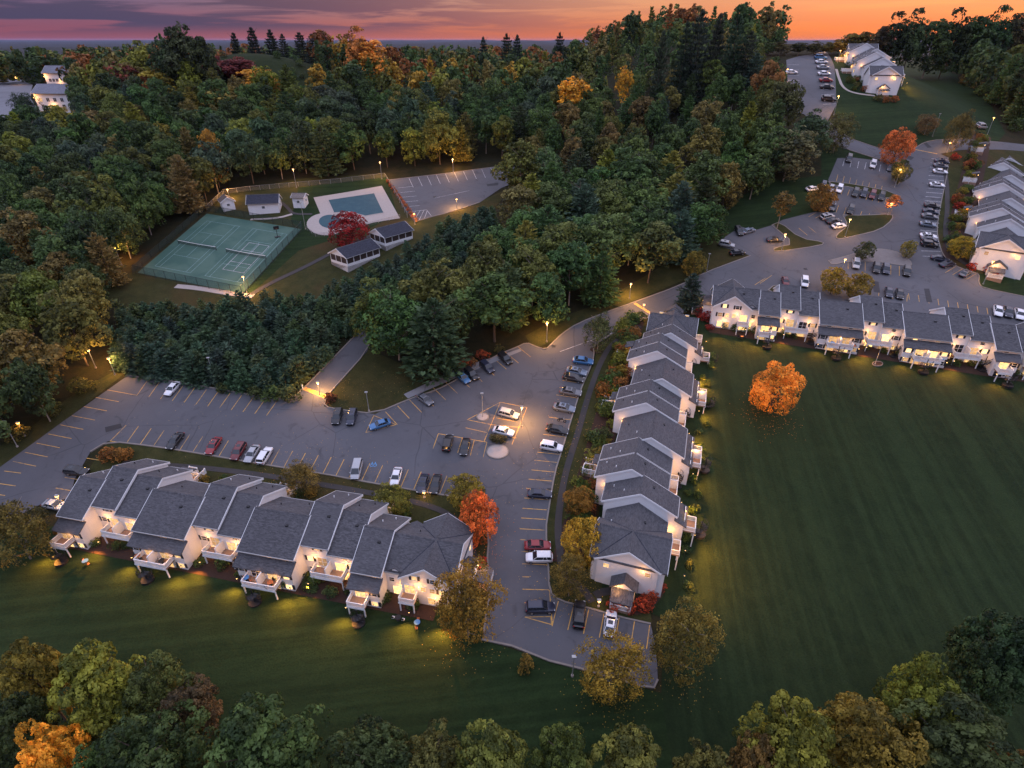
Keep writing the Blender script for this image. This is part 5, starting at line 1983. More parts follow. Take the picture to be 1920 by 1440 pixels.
def bed(b, x0, x1, y0, y1, n, cols, label, group, rr=(.7, 1.3), k=1.0):
    root, gz, L = b
    for i in range(n):
        x, y = rnd.uniform(x0, x1) * L, rnd.uniform(y0, y1)
        a = root.rotation_euler.z
        s = root.scale[0]
        wx, wy = root.location.x + s * (x * math.cos(a) - y * math.sin(a)), root.location.y + s * (x * math.sin(a) + y * math.cos(a))
        r = rnd.uniform(*rr) * k
        plant('shrub', (wx, wy, H(wx, wy) - .1), r * rnd.uniform(1.3, 2.1), r, rnd.choice(cols), label, group)


GREENS = [(.05, .08, .02), (.065, .09, .022), (.04, .065, .024), (.11, .11, .022)]
MIXED = GREENS + [(.05, .08, .02), (.09, .11, .02), (.16, .12, .02), (.17, .07, .02)]
bed(left_b, .02, .95, -7.6, -5.2, 34, GREENS[:3], 'dark shrub in the recesses below the decks of the lower row', 'shrubs below the decks of the lower row', (.7, 1.2))
bed(left_b, .12, .80, 9.0, 11.8, 24, MIXED, 'shrub in the planting behind the lower row', 'shrubs behind the lower row', (.6, 1.2))
bed(cen_b, .12, .97, 8.8, 12.8, 80, MIXED, 'shrub in the planting along the entrances of the uphill row', 'shrubs along the uphill row', (1.0, 2.0))
bed(cen_b, .03, .97, -11.4, -8.8, 26, GREENS[:3], 'dark shrub between the decks and lawn of the uphill row', 'shrubs on the lawn side of the uphill row', (.6, 1.0))
bed(rig_b, .02, .99, -7.6, -5.2, 36, GREENS[:3], 'dark shrub in the recesses below the decks of the top row', 'shrubs below the decks of the top row', (.7, 1.2))
bed(rig_b, .0, .2, 7, 9, 6, MIXED, 'shrub behind the top row', 'shrubs behind the top row', (.7, 1.3))
bed(far_b, .05, .95, 8.5, 12.5, 56, MIXED, 'shrub in the planting along the entrances of the far row', 'shrubs along the far row', (1.0, 1.8))
bed(hil_b, .0, .9, 6.5, 10.5, 16, MIXED, 'shrub in front of the hilltop row', 'shrubs by the hilltop row', (.8, 1.5))
for (u, v, r) in ((1150, 1140, 1.3), (1178, 1144, 1.2), (1208, 1140, 1.5), (1222, 1122, 1.1), (1236, 1105, 1.0)):
    bush((u, v), r, (.26, .045, .018), 'round rust red bush in the bed at the end of the uphill row', 'rust red bushes at the uphill row')
for (u, v, r) in ((1312, 592, 1.5), (1322, 602, 1.8), (1330, 618, 1.1)):
    bush((u, v), r, (.16, .02, .018), 'dark red bush at the corner of the top row', 'dark red bushes at the top row')
for (u, v, r) in ((895, 1078, 1.6), (900, 1060, 1.2)):
    bush((u, v), r, (.30, .03, .018), 'scarlet bush beside the last house of the lower row', 'scarlet bushes at the lower row')
for (u, v, r) in ((205, 862, 1.8), (225, 862, 1.6), (240, 860, 1.5), (130, 1000, 1.6)):
    bush((u, v), r, (.20, .085, .02), 'orange brown bush at the upper end of the lower row', 'orange brown bushes at the lower row')
for (u, v, r) in ((1790, 380, 1.5), (1796, 392, 1.7), (1800, 404, 1.4), (1820, 505, 1.4), (1850, 512, 1.3), (1868, 520, 1.3), (1790, 300, 1.6)):
    bush((u, v), r, (.28, .035, .018), 'red bush in the bed along the far row', 'red bushes along the far row')
for (u, v, r) in ((1645, 190, 1.8), (1660, 192, 1.6), (1676, 192, 1.8), (1620, 172, 1.6), (1605, 165, 1.6), (1590, 155, 1.8)):
    bush((u, v), r, rnd.choice([(.20, .07, .02), (.07, .07, .02)]), 'low bush around the foot of the hilltop row', 'bushes around the hilltop row')
for i in range(12):
    f = i / 11
    bush((728 + 52 * f, 343 + 72 * f), .9, (.30, .085, .025), 'small russet bush in the strip beside the pool fence', 'russet bushes by the pool fence')
for (u, v, r, c) in ((622, 752, 1.4, (.10, .04, .02)), (616, 748, 1.0, (.08, .05, .02)), (545, 752, 2.4, (.07, .085, .025)), (515, 748, 2.2, (.06, .08, .024)), (482, 744, 2.0, (.055, .075, .024)), (420, 735, 1.5, (.055, .07, .022))):
    bush((u, v), r, c, 'bush at the foot of the spruce screen beside the gate', 'bushes by the spruce screen')
for (u, v, r, c) in ((868, 690, 1.7, (.22, .06, .02)), (905, 672, 1.5, (.18, .05, .02)), (885, 685, 1.4, (.10, .05, .02)), (935, 660, 1.3, (.07, .06, .02)), (100, 778, 2.2, (.10, .08, .02)), (40, 822, 2.0, (.09, .08, .02)), (160, 735, 2.4, (.10, .09, .02))):
    bush((u, v), r, c, 'autumn bush along the edge of the wood by the parked cars', 'autumn bushes at the wood edge')
for i in range(26):
    bush((rnd.uniform(400, 600), rnd.uniform(92, 175)), rnd.uniform(1.2, 2.8), rnd.choice([DK, GR, OL, (.05, .06, .02)]), 'low green scrub dotted over the grassy knoll', 'green scrub on the knoll')
for (u, v, r) in ((405, 125, 3.2), (420, 140, 3.0), (450, 128, 3.4), (395, 150, 3.0), (440, 150, 3.0), (380, 140, 3.0)):
    bush((u, v), r, (.13, .03, .03), 'dark red scrub on the slope of the grassy knoll', 'red scrub on the knoll')
for i in range(34):
    f = i / 33 * 4
    k_ = min(3, int(f))
    ln = ((1698, 58), (1748, 112), (1806, 166), (1876, 202), (1900, 246))
    q_ = f - k_
    bush((ln[k_][0] + (ln[k_ + 1][0] - ln[k_][0]) * q_ + rnd.uniform(0, 26), ln[k_][1] + (ln[k_ + 1][1] - ln[k_][1]) * q_ - rnd.uniform(-2, 12)), rnd.uniform(2.0, 3.8), rnd.choice([DK, GR, OL, BR, DK]), 'undergrowth bush along the wood edge of the hilltop lawn', 'undergrowth beside the hilltop lawn', rnd.uniform(3, 6.5))
for (u, v, r) in ((935, 830, 1.2), (925, 826, 1.0), (943, 829, 1.0)):
    bush((u, v), r, (.06, .055, .02), 'low bush on the round island behind the white car', 'bushes on the round island')
for b, x0, x1, y0, y1 in ((left_b, .0, .96, -8.6, -4.0), (cen_b, .02, .98, 7.5, 13), (rig_b, .0, 1.0, -8.6, -4.0), (far_b, .02, .98, 6.5, 13)):
    root, gz, L = b
    a, s = root.rotation_euler.z, root.scale[0]
    pl = []
    for x, y in ((x0 * L, y0), (x1 * L, y0), (x1 * L, y1), (x0 * L, y1)):
        pl.append((root.location.x + s * (x * math.cos(a) - y * math.sin(a)), root.location.y + s * (x * math.sin(a) + y * math.cos(a))))
    drape('planting_bed', pl, .13, MULCH, 4.0, world=True)
drape('planting_bed', smooth_px([(1140, 1128), (1165, 1152), (1205, 1155), (1240, 1125), (1250, 1095), (1230, 1090), (1190, 1125)], 1, True), .14, MULCH, 3.0)

# leaves fallen round the autumn trees and along the verges
lr = np.random.RandomState(9)
lv, lt, lc = [], [], []


def litter(px, rad, n, col):
    c = P(*px)
    a, d = lr.uniform(0, 6.28, n), rad * np.sqrt(lr.uniform(0, 1, n)) * lr.uniform(.5, 1.25, n)
    for k in range(n):
        x, y = c.x + d[k] * math.cos(a[k]), c.y + d[k] * math.sin(a[k])
        p = np.array([[x, y, H(x, y) + .17]])
        v_, t_ = cards(p, np.array([[0, -.18, 1.0]]), .075, .7, .15, lr, np.array([lr.uniform(.2, .9)]))
        lv.append(v_)
        lt.append(t_)
        lc.append(np.repeat(np.array([[*col, 1.0]]), 4, 0))


for px, rad, n, col in (((1442, 778), 8, 260, (.45, .17, .03)), ((897, 1010), 7, 200, (.45, .13, .03)), ((1086, 1064), 6, 160, (.35, .22, .03)), ((1142, 1310), 7, 160, (.25, .16, .03)), ((878, 1200), 7, 160, (.25, .16, .03)),
                        ((1268, 1266), 6, 120, (.22, .14, .03)), ((1066, 1118), 5, 120, (.25, .14, .03)), ((657, 462), 7, 140, (.22, .03, .02)), ((1050, 870), 9, 120, (.30, .16, .04)), ((1075, 800), 9, 120, (.30, .16, .04)),
                        ((520, 884), 10, 140, (.30, .15, .04)), ((700, 915), 10, 140, (.30, .15, .04)), ((1672, 312), 9, 160, (.42, .15, .04)), ((760, 720), 10, 140, (.22, .13, .04)), ((640, 745), 8, 110, (.22, .13, .04)),
                        ((600, 860), 14, 110, (.28, .17, .06)), ((930, 900), 14, 110, (.28, .17, .06)), ((400, 760), 16, 110, (.26, .16, .06)), ((960, 1120), 12, 110, (.28, .17, .06))):
    litter(px, rad, n, col)
lme = mesh_np('fallen_leaves', np.concatenate(lv), np.concatenate(lt), fm)
la = lme.color_attributes.new('tint', 'FLOAT_COLOR', 'POINT')
la.data.foreach_set('color', np.concatenate(lc).astype(np.float32).ravel())
tag(link('fallen_leaves', lme), 'scattered fallen autumn leaves on grass and asphalt', 'leaves', kind='stuff')
# ================================================================== cars
def car_meshes(kind):
    mb = MB()
    if kind == 'sedan':
        L, st = 4.75, [(-2.37, .66, .36, .62, .72), (-2.28, .82, .27, .80, .93), (-1.75, .90, .22, .88, 1.00), (-1.0, .92, .20, .90, 1.00), (0, .92, .20, .90, .99), (.95, .92, .20, .88, .97), (1.7, .89, .22, .80, .88), (2.22, .82, .26, .68, .76), (2.37, .66, .34, .56, .62)]
        cb, ct, zb, zt, hb, hw = (-1.85, 1.05), (-1.10, .22), .97, 1.43, .82, .62
    elif kind == 'suv':
        L, st = 4.75, [(-2.37, .74, .42, .80, .95), (-2.28, .86, .32, .95, 1.10), (-1.6, .93, .26, 1.02, 1.10), (0, .94, .25, 1.0, 1.08), (1.0, .94, .25, .98, 1.06), (1.75, .91, .28, .92, 1.0), (2.24, .84, .32, .80, .88), (2.37, .70, .40, .66, .74)]
        cb, ct, zb, zt, hb, hw = (-2.2, 1.15), (-1.92, .38), 1.07, 1.70, .85, .70
    else:  # van
        L, st = 4.95, [(-2.47, .78, .36, .85, .95), (-2.40, .90, .28, .98, 1.08), (-1.6, .96, .22, 1.02, 1.08), (0, .96, .22, 1.0, 1.06), (1.2, .95, .22, .95, 1.02), (1.9, .92, .25, .84, .92), (2.36, .84, .3, .70, .78), (2.47, .7, .38, .58, .64)]
        cb, ct, zb, zt, hb, hw = (-2.36, 1.55), (-2.18, .55), 1.05, 1.74, .87, .74
    rings = []
    for x, w, z0, z1, z2 in st:
        rings.append([(x, -w * .9, z0), (x, -w, z0 + .16), (x, -w, z1 - .08), (x, -w * .93, z1 + .02), (x, -w * .72, z2), (x, w * .72, z2), (x, w * .93, z1 + .02), (x, w, z1 - .08), (x, w, z0 + .16), (x, w * .9, z0)])
    n = len(rings[0])
    vs = [p for r in rings for p in r]
    fs = []
    for i in range(len(rings) - 1):
        for k in range(n):
            fs.append((i * n + k, i * n + (k + 1) % n, (i + 1) * n + (k + 1) % n, (i + 1) * n + k))
    fs += [tuple(range(n)), tuple((len(rings) - 1) * n + k for k in range(n))[::-1]]
    mb.add(vs, fs)
    body = mb.mesh('body', PAINT, True)
    b = [(cb[0], -hb, zb), (cb[1], -hb, zb), (cb[1], hb, zb), (cb[0], hb, zb)]
    t = [(ct[0], -hw, zt), (ct[1], -hw, zt), (ct[1], hw, zt), (ct[0], hw, zt)]
    cabin = MB().add(b + t, [(0, 1, 5, 4), (1, 2, 6, 5), (2, 3, 7, 6), (3, 0, 4, 7), (4, 5, 6, 7)]).mesh('windows', GLASS)
    rf = MB()
    e = .035
    rf.add([(ct[0] - .06, -hw - e, zt - .02), (ct[1] + .06, -hw - e, zt - .02), (ct[1] + .06, hw + e, zt - .02), (ct[0] - .06, hw + e, zt - .02),
            (ct[0] + .1, -hw + .1, zt + .05), (ct[1] - .15, -hw + .1, zt + .05), (ct[1] - .15, hw - .1, zt + .05), (ct[0] + .1, hw - .1, zt + .05)],
           [(0, 1, 5, 4), (1, 2, 6, 5), (2, 3, 7, 6), (3, 0, 4, 7), (4, 5, 6, 7)])
    for i in range(4):
        rf.tube(b[i], t[i], .05, .045, 4, cap=False)
    xm = (cb[0] + cb[1]) / 2 - .05
    xt = (ct[0] + ct[1]) / 2
    for s in (-1, 1):
        rf.tube((xm, s * (hb + .005), zb), (xt, s * (hw + .01), zt), .045, .04, 4, cap=False)
        if kind != 'sedan':
            rf.tube((cb[0] + .85, s * (hb + .005), zb), (ct[0] + .75, s * (hw + .01), zt), .05, .05, 4, cap=False)
    roof = rf.mesh('roof', PAINT)
    wr = .33 if kind == 'sedan' else .36
    tyre = MB().tube((0, -.11, 0), (0, .11, 0), wr, n=14).mesh('wheel', TYRE)
    rim = MB().tube((0, -.125, 0), (0, .125, 0), wr * .62, n=10).mesh('rim', RIM)
    xw = 1.38 if kind == 'sedan' else 1.42
    hl = MB().obox((0, 0, 0), (1, 0, 0), (0, 1, 0), (0, 0, 1), .10, .17, .07).mesh('headlight', HEADL)
    tl = MB().obox((0, 0, 0), (1, 0, 0), (0, 1, 0), (0, 0, 1), .06, .16, .09).mesh('taillight', TAILL)
    bp = MB().obox((0, 0, 0), (1, 0, 0), (0, 1, 0), (0, 0, 1), .07, .72, .09).mesh('bumper', BLACKM)
    mir = MB().obox((0, 0, 0), (1, 0, 0), (0, 1, 0), (0, 0, 1), .06, .11, .07).mesh('mirror', PAINT)
    zl = st[-2][3] - .02
    zr_ = st[1][3] - .04
    return dict(body=body, cabin=cabin, roof=roof, tyre=tyre, rim=rim, wr=wr, xw=xw, hl=hl, tl=tl, bp=bp, mir=mir, zl=zl, zt=zr_, L=L, zb=zb, hb=hb, xmir=cb[1] - .35, sun=(ct, zt, hw))


CARK = {k: car_meshes(k) for k in ('sedan', 'suv', 'van')}
SUNROOF = MB().box(-.35, .35, -.38, .38, 0, .02).mesh('sunroof', GLASS)
PAL = {'white': (.78, .78, .80), 'silver': (.40, .41, .43), 'grey': (.13, .135, .15), 'black': (.012, .012, .015), 'navy': (.018, .024, .05), 'blue': (.05, .17, .36), 'red': (.26, .014, .02), 'maroon': (.14, .012, .016), 'steel': (.16, .20, .26)}


def car(kind, px, d, colour, label, group=None, scale=1.0):
    m = CARK[kind]
    p = P(px[0], px[1], .6)
    q = P(px[0] + d[0] * .5, px[1] + d[1] * .5, .6)
    w = Vector((q.x - p.x, q.y - p.y, 0)).normalized()
    nrm = normalG(p.x, p.y)
    fx = (w - nrm * w.dot(nrm)).normalized()
    fy = nrm.cross(fx)
    root = empty('parked_car', (0, 0, 0), label, 'car', group)
    R = Matrix((fx, fy, nrm)).transposed().to_4x4()
    root.matrix_world = Matrix.Translation(onG(p.x, p.y, .14)) @ R @ Matrix.Scale(scale, 4)
    col = (*PAL[colour], 1)
    for nm, key in (('body', 'body'), ('roof', 'roof')):
        link(nm, m[key], root).color = col
    link('windows', m['cabin'], root)
    if rnd.random() < .4:
        ct, zt, hw = m['sun']
        link('sunroof', SUNROOF, root, ((ct[0] + ct[1]) / 2 + .1, 0, zt + .045))
    for sx in (-1, 1):
        for sy in (-1, 1):
            wh = link('wheel', m['tyre'], root, (sx * m['xw'], sy * .82, m['wr']))
            link('rim', m['rim'], wh)
    for sy in (-1, 1):
        link('headlight', m['hl'], root, (m['L'] / 2 - .16, sy * .60, m['zl']))
        link('taillight', m['tl'], root, (-m['L'] / 2 + .07, sy * .66, m['zt']))
        link('mirror', m['mir'], root, (m['xmir'], sy * (m['hb'] + .16), m['zb'] + .08)).color = col
    for sx in (-1, 1):
        link('bumper', m['bp'], root, (sx * (m['L'] / 2 - .05), 0, .45))
    return root


GL = 'cars in the lower car park'
GU = 'cars in the upper car parks'
GH = 'cars at the hilltop lot'
GD = 'cars beside the drive'
for a in (
    ('sedan', (324, 729), (-25, 27), 'white', 'white sedan alone in the row along the spruce screen', GL),
    ('sedan', (329, 827), (-23, 29), 'black', 'black sedan alone in the row behind the lower town houses', GL),
    ('sedan', (401, 836), (-20, 30), 'red', 'bright red sedan in the row behind the lower town houses', GL),
    ('suv', (448, 847), (-18, 30), 'maroon', 'dark red car next to the silver one behind the lower row', GL),
    ('sedan', (473, 851), (-18, 30), 'silver', 'silver sedan between the dark red car and the white wagon', GL),
    ('suv', (497, 855), (17, -29), 'white', 'white wagon with roof rails beside the silver sedan', GL),
    ('suv', (145, 884), (30, 3), 'black', 'black car half hidden behind the first roof of the lower row', GL),
    ('sedan', (104, 947), (43, 9), 'silver', 'pale sedan with a dark roof at the far end of the lower row', GL),
    ('suv', (633, 782), (-8, 26), 'black', 'black wagon nearest the gate by the grass triangle', GL),
    ('suv', (660, 783), (-8, 27), 'navy', 'dark wagon second from the gate by the grass triangle', GL),
    ('sedan', (713, 796), (-37, 12), 'blue', 'light blue sedan parked askew at the tip of the grass triangle', GL),
    ('sedan', (797, 749), (33, 25), 'grey', 'grey sedan alone beside the grass triangle', GL),
    ('sedan', (868, 708), (20, 19), 'blue', 'small blue car at the wood edge', GL),
    ('suv', (884, 702), (23, 23), 'black', 'black car next to the small blue one at the wood edge', GL),
    ('suv', (913, 689), (23, 22), 'navy', 'dark car in the middle of the wood edge row', GL),
    ('suv', (947, 673), (23, 22), 'black', 'black car nearest the street lamp at the wood edge', GL),
    ('sedan', (1093, 677), (38, 5), 'blue', 'bright blue sedan at the top of the bays along the drive', GD, 1.1),
    ('sedan', (1081, 697), (37, 8), 'steel', 'grey blue sedan just below the bright blue one', GD, 1.08),
    ('sedan', (1075, 709), (37, 8), 'black', 'black sedan touching the grey blue one', GD, 1.08),
    ('sedan', (1070, 735), (38, 7), 'grey', 'dark grey sedan third group down the drive bays', GD, 1.08),
    ('sedan', (1058, 765), (38, 8), 'steel', 'slate blue sedan in the middle of the drive bays', GD, 1.06),
    ('sedan', (1045, 806), (38, 8), 'black', 'black sedan beside the motorcycle', GD, 1.05),
    ('suv', (1034, 838), (38, 7), 'white', 'white wagon at the lowest of the upper drive bays', GD, 1.02),
    ('sedan', (1012, 926), (40, 2), 'navy', 'dark sedan alone halfway down the drive', GD),
    ('suv', (954, 777), (37, 10), 'silver', 'silver wagon under the lit lamp in the middle of the lot', GL),
    ('sedan', (944, 809), (37, 9), 'white', 'white sedan with a dark sunroof in the middle of the lot', GL),
    ('suv', (840, 831), (8, -32), 'black', 'large black wagon in the middle rows of the lot', GL),
    ('sedan', (872, 838), (-6, 30), 'black', 'black sedan beside the large black wagon', GL),
    ('van', (669, 881), (-8, 33), 'silver', 'silver minivan behind the lower town houses', GL),
    ('sedan', (743, 894), (-9, 33), 'white', 'white sedan behind the lower town houses, nearest the minivan', GL),
    ('sedan', (793, 907), (-9, 32), 'navy', 'navy sedan paired with a black one behind the lower row', GL),
    ('sedan', (817, 908), (-8, 32), 'black', 'black sedan at the end of the row behind the lower town houses', GL),
    ('sedan', (1008, 1023), (42, 0), 'red', 'red sedan near the yellow green tree', GD),
    ('suv', (1011, 1046), (-44, 0), 'white', 'white wagon with a sunroof directly below the red sedan', GD),
    ('suv', (1013, 1140), (43, -1), 'navy', 'dark wagon above the painted yellow triangle', GD),
    ('suv', (1086, 1153), (3, -45), 'black', 'long black wagon in the bottom bays', GD, 1.05),
    ('sedan', (1144, 1170), (5, -43), 'white', 'white sedan in the bottom bays by the red bushes', GD),
    ('sedan', (1536, 100), (25, 1), 'white', 'white car at the very top of the hilltop lot', GH, 1.35),
    ('suv', (1538, 109), (25, 1), 'blue', 'bright blue car near the top of the hilltop lot', GH, 1.3),
    ('sedan', (1540, 117), (25, 0), 'white', 'white car just below the bright blue one', GH, 1.3),
    ('sedan', (1543, 127), (25, 0), 'silver', 'silver car in the middle of the hilltop row', GH, 1.3),
    ('sedan', (1545, 139), (25, 0), 'white', 'white car above the red one at the hilltop lot', GH, 1.3),
    ('sedan', (1548, 151), (25, 0), 'red', 'red car in the hilltop lot', GH, 1.3),
    ('sedan', (1550, 164), (25, 1), 'black', 'black car below the red one at the hilltop lot', GH, 1.3),
    ('suv', (1553, 187), (27, 2), 'black', 'black wagon lowest in the hilltop row by the lamp', GH, 1.3),
    ('sedan', (1484, 136), (20, 0), 'white', 'white car across the aisle at the top of the hilltop lot', GH, 1.2),
    ('sedan', (1484, 164), (22, 1), 'grey', 'grey car across the aisle of the hilltop lot', GH, 1.2),
    ('sedan', (1489, 190), (22, 0), 'white', 'white car lowest on the wood side of the hilltop lot', GH, 1.2),
    ('suv', (1591, 298), (-2, 17), 'black', 'black wagon at the top of the terraced lot', GU, 1.1),
    ('suv', (1636, 309), (-2, 17), 'white', 'white wagon at the top of the terraced lot', GU, 1.1),
    ('sedan', (1668, 315), (-2, 16), 'grey', 'dark car under the tree at the road junction', GU),
    ('sedan', (1522, 354), (20, -4), 'white', 'white car tucked beside the olive tree with a lamp', GU, 1.05),
    ('suv', (1543, 348), (-3, 14), 'navy', 'dark car half behind the olive tree with a lamp', GU),
    ('sedan', (1558, 353), (-4, 15), 'silver', 'silver car in the middle terrace, first of two pale ones', GU, 1.08),
    ('suv', (1573, 355), (-4, 16), 'white', 'white wagon in the middle terrace', GU, 1.08),
    ('suv', (1603, 362), (-3, 15), 'black', 'first black car in the line of four on the middle terrace', GU, 1.08),
    ('suv', (1619, 363), (-3, 15), 'navy', 'second dark car in the line of four on the middle terrace', GU, 1.08),
    ('suv', (1635, 366), (-3, 15), 'maroon', 'dark red car in the line of four on the middle terrace', GU, 1.08),
    ('suv', (1652, 369), (-3, 15), 'black', 'last black car in the line of four, nearest the road', GU, 1.08),
    ('suv', (1560, 388), (-3, 14), 'grey', 'dark car on the near edge of the middle terrace', GU, 1.08),
    ('suv', (1594, 394), (-3, 15), 'black', 'black car alone on the near edge of the middle terrace', GU, 1.08),
    ('suv', (1550, 407), (26, -7), 'silver', 'silver wagon at the head of the lower terrace', GU, 1.12),
    ('sedan', (1562, 415), (27, -5), 'black', 'black sedan between the silver wagon and a white sedan', GU, 1.12),
    ('sedan', (1572, 424), (27, -5), 'white', 'white sedan at the lamp on the lower terrace', GU, 1.1),
    ('sedan', (1452, 450), (27, -1), 'black', 'black sedan alone in the pocket of parking by the wood', GU, 1.08),
    ('suv', (1385, 434), (8, 14), 'black', 'black car at the wood end of the parking pocket', GU, 1.05),
    ('sedan', (1403, 433), (22, -8), 'steel', 'blue grey car behind the black one in the parking pocket', GU, 1.05),
    ('suv', (1362, 459), (26, 5), 'silver', 'silver wagon at the wood edge of the drive', GU, 1.08),
    ('sedan', (1382, 474), (28, -3), 'black', 'black sedan nearest the drive by the wood', GU, 1.08),
    ('sedan', (1765, 303), (26, 3), 'navy', 'navy car at the top of the bays by the far row', GU, 1.1),
    ('sedan', (1763, 311), (26, 3), 'grey', 'grey car just below the navy one by the far row', GU, 1.1),
    ('sedan', (1762, 322), (26, 3), 'white', 'first white car in the bays by the far row', GU, 1.1),
    ('sedan', (1756, 347), (27, 3), 'white', 'second white car, alone in the bays by the far row', GU, 1.1),
    ('sedan', (1747, 386), (27, 4), 'black', 'black car at the head of four by the far row', GU, 1.1),
    ('sedan', (1744, 397), (27, 4), 'navy', 'dark car second of the four by the far row', GU, 1.1),
    ('sedan', (1742, 406), (27, 4), 'grey', 'grey car third of the four by the far row', GU, 1.1),
    ('sedan', (1739, 421), (27, 4), 'steel', 'slate car last of the four by the far row', GU, 1.1),
    ('sedan', (1740, 443), (30, 4), 'white', 'white sedan above two dark ones near the concrete island', GU, 1.12),
    ('sedan', (1742, 450), (28, 3), 'navy', 'dark car squeezed below the white sedan near the island', GU, 1.08),
    ('suv', (1742, 459), (30, 4), 'black', 'black wagon below the white sedan near the island', GU, 1.12),
    ('sedan', (1762, 486), (28, 6), 'navy', 'dark sedan at the bend below the far row', GU, 1.1),
    ('sedan', (1775, 496), (27, -7), 'navy', 'navy sedan parked at an angle at the bend', GU, 1.12),
    ('sedan', (1809, 513), (16, -13), 'grey', 'dark sedan in the corner bay under the lamp', GU, 1.1),
    ('suv', (1604, 496), (1, 15), 'silver', 'silver wagon in front of the concrete island', GU, 1.1),
    ('suv', (1642, 504), (1, 15), 'black', 'black car, first of a pair in front of the concrete island', GU, 1.1),
    ('suv', (1660, 506), (2, 15), 'navy', 'dark car, second of a pair in front of the concrete island', GU, 1.1),
    ('suv', (1699, 510), (1, 15), 'black', 'black car alone at the tip of the concrete island', GU, 1.1),
    ('suv', (1508, 530), (1, 14), 'white', 'white car behind the first roofs of the top row', GU, 1.1),
    ('sedan', (1472, 528), (4, 14), 'maroon', 'dull red car behind the bare bush by the top row', GU),
    ('sedan', (1666, 549), (2, 13), 'navy', 'dark car just behind the ridge of the top row', GU, 1.1),
    ('sedan', (1686, 552), (2, 13), 'black', 'dark teal car behind the ridge of the top row', GU, 1.1),
    ('sedan', (1870, 584), (3, 19), 'white', 'white sedan behind the top row, first of three', GU, 1.15),
    ('sedan', (1889, 586), (4, 19), 'navy', 'navy sedan between two white ones behind the top row', GU, 1.15),
    ('sedan', (1910, 590), (5, 19), 'white', 'white sedan behind the top row, cut off by the picture edge', GU, 1.15),
    ('suv', (1838, 238), (22, 2), 'silver', 'silver car on the grass by the loop road', None, 1.3),
    ('sedan', (36, 198), (16, 12), 'white', 'white car on the far road by the pale houses', None, 1.3),
    ('sedan', (1905, 160), (20, 4), 'grey', 'dark car on the road beyond the hilltop wood', None, 1.2),
    ('sedan', (1910, 176), (20, 4), 'silver', 'pale car on the road beyond the hilltop wood', None, 1.2),
):
    car(*a)

# motorcycle beside the black sedan
p = P(1053, 792)
nrm = normalG(p.x, p.y)
t = empty('motorcycle', onG(p.x, p.y, .15), 'black motorcycle parked between two bays of the drive', 'motorcycle', rz=-.35)
for s in (-.72, .72):
    w = MB().tube((s, -.07, .31), (s, .07, .31), .31, n=12).build('wheel', TYRE, t)
    MB().tube((s, -.08, .31), (s, .08, .31), .17, n=8).build('rim', RIM, w)
MB().add([(-.55, -.14, .62), (.3, -.16, .66), (.45, -.1, .95), (-.1, -.17, .92), (-.55, -.14, .80), (-.55, .14, .62), (.3, .16, .66), (.45, .1, .95), (-.1, .17, .92), (-.55, .14, .80)],
         [(0, 1, 2, 3, 4), (9, 8, 7, 6, 5), (0, 5, 6, 1), (1, 6, 7, 2), (2, 7, 8, 3), (3, 8, 9, 4), (4, 9, 5, 0)]).build('body', BLACKM, t)
MB().box(-.7, .0, -.15, .15, .80, .90).build('seat', SHUT, t)
MB().tube((.72, 0, .31), (.4, 0, 1.0), .05, n=6).tube((.4, -.36, 1.05), (.4, .36, 1.05), .03, n=6).build('fork', GREYM, t)
MB().box(-.25, .25, -.2, .2, .3, .6).build('engine', GREYM, t)


# ================================================================== street lamps
def street_lamp(base, h, label, lit=True, watts=2600, arm=(0, 0), group='street lamps', white=True):
    b = P(*base)
    t = empty('street_lamp', b, label, 'lamp', group)
    MB().tube((0, 0, -.2), (0, 0, .35), .24, .2, n=8).build('base', CONC, t)
    MB().tube((0, 0, .36), (0, 0, h), .085, .06, n=8).build('pole', GREYM if white else BLACKM, t)
    ax, ay = arm
    if ax or ay:
        MB().tube((0, 0, h - .1), (ax, ay, h + .05), .045, n=6).build('arm', GREYM, t)
    hd = MB().obox((ax, ay, h + .12), (1, 0, 0), (0, 1, 0), (0, 0, 1), .32, .22, .09).build('lamp_head', GREYM, t)
    if lit:
        MB().tube((ax, ay, h - .22), (ax, ay, h + .02), .24, .32, n=10).build('lens', BULB, hd)
        lamp(hd, (ax, ay, h - .45), watts, (1.0, .47, .13), .2)
    else:
        MB().tube((ax, ay, h - .04), (ax, ay, h + .02), .16, .2, n=8).build('lens', HEADL, hd)
    return t


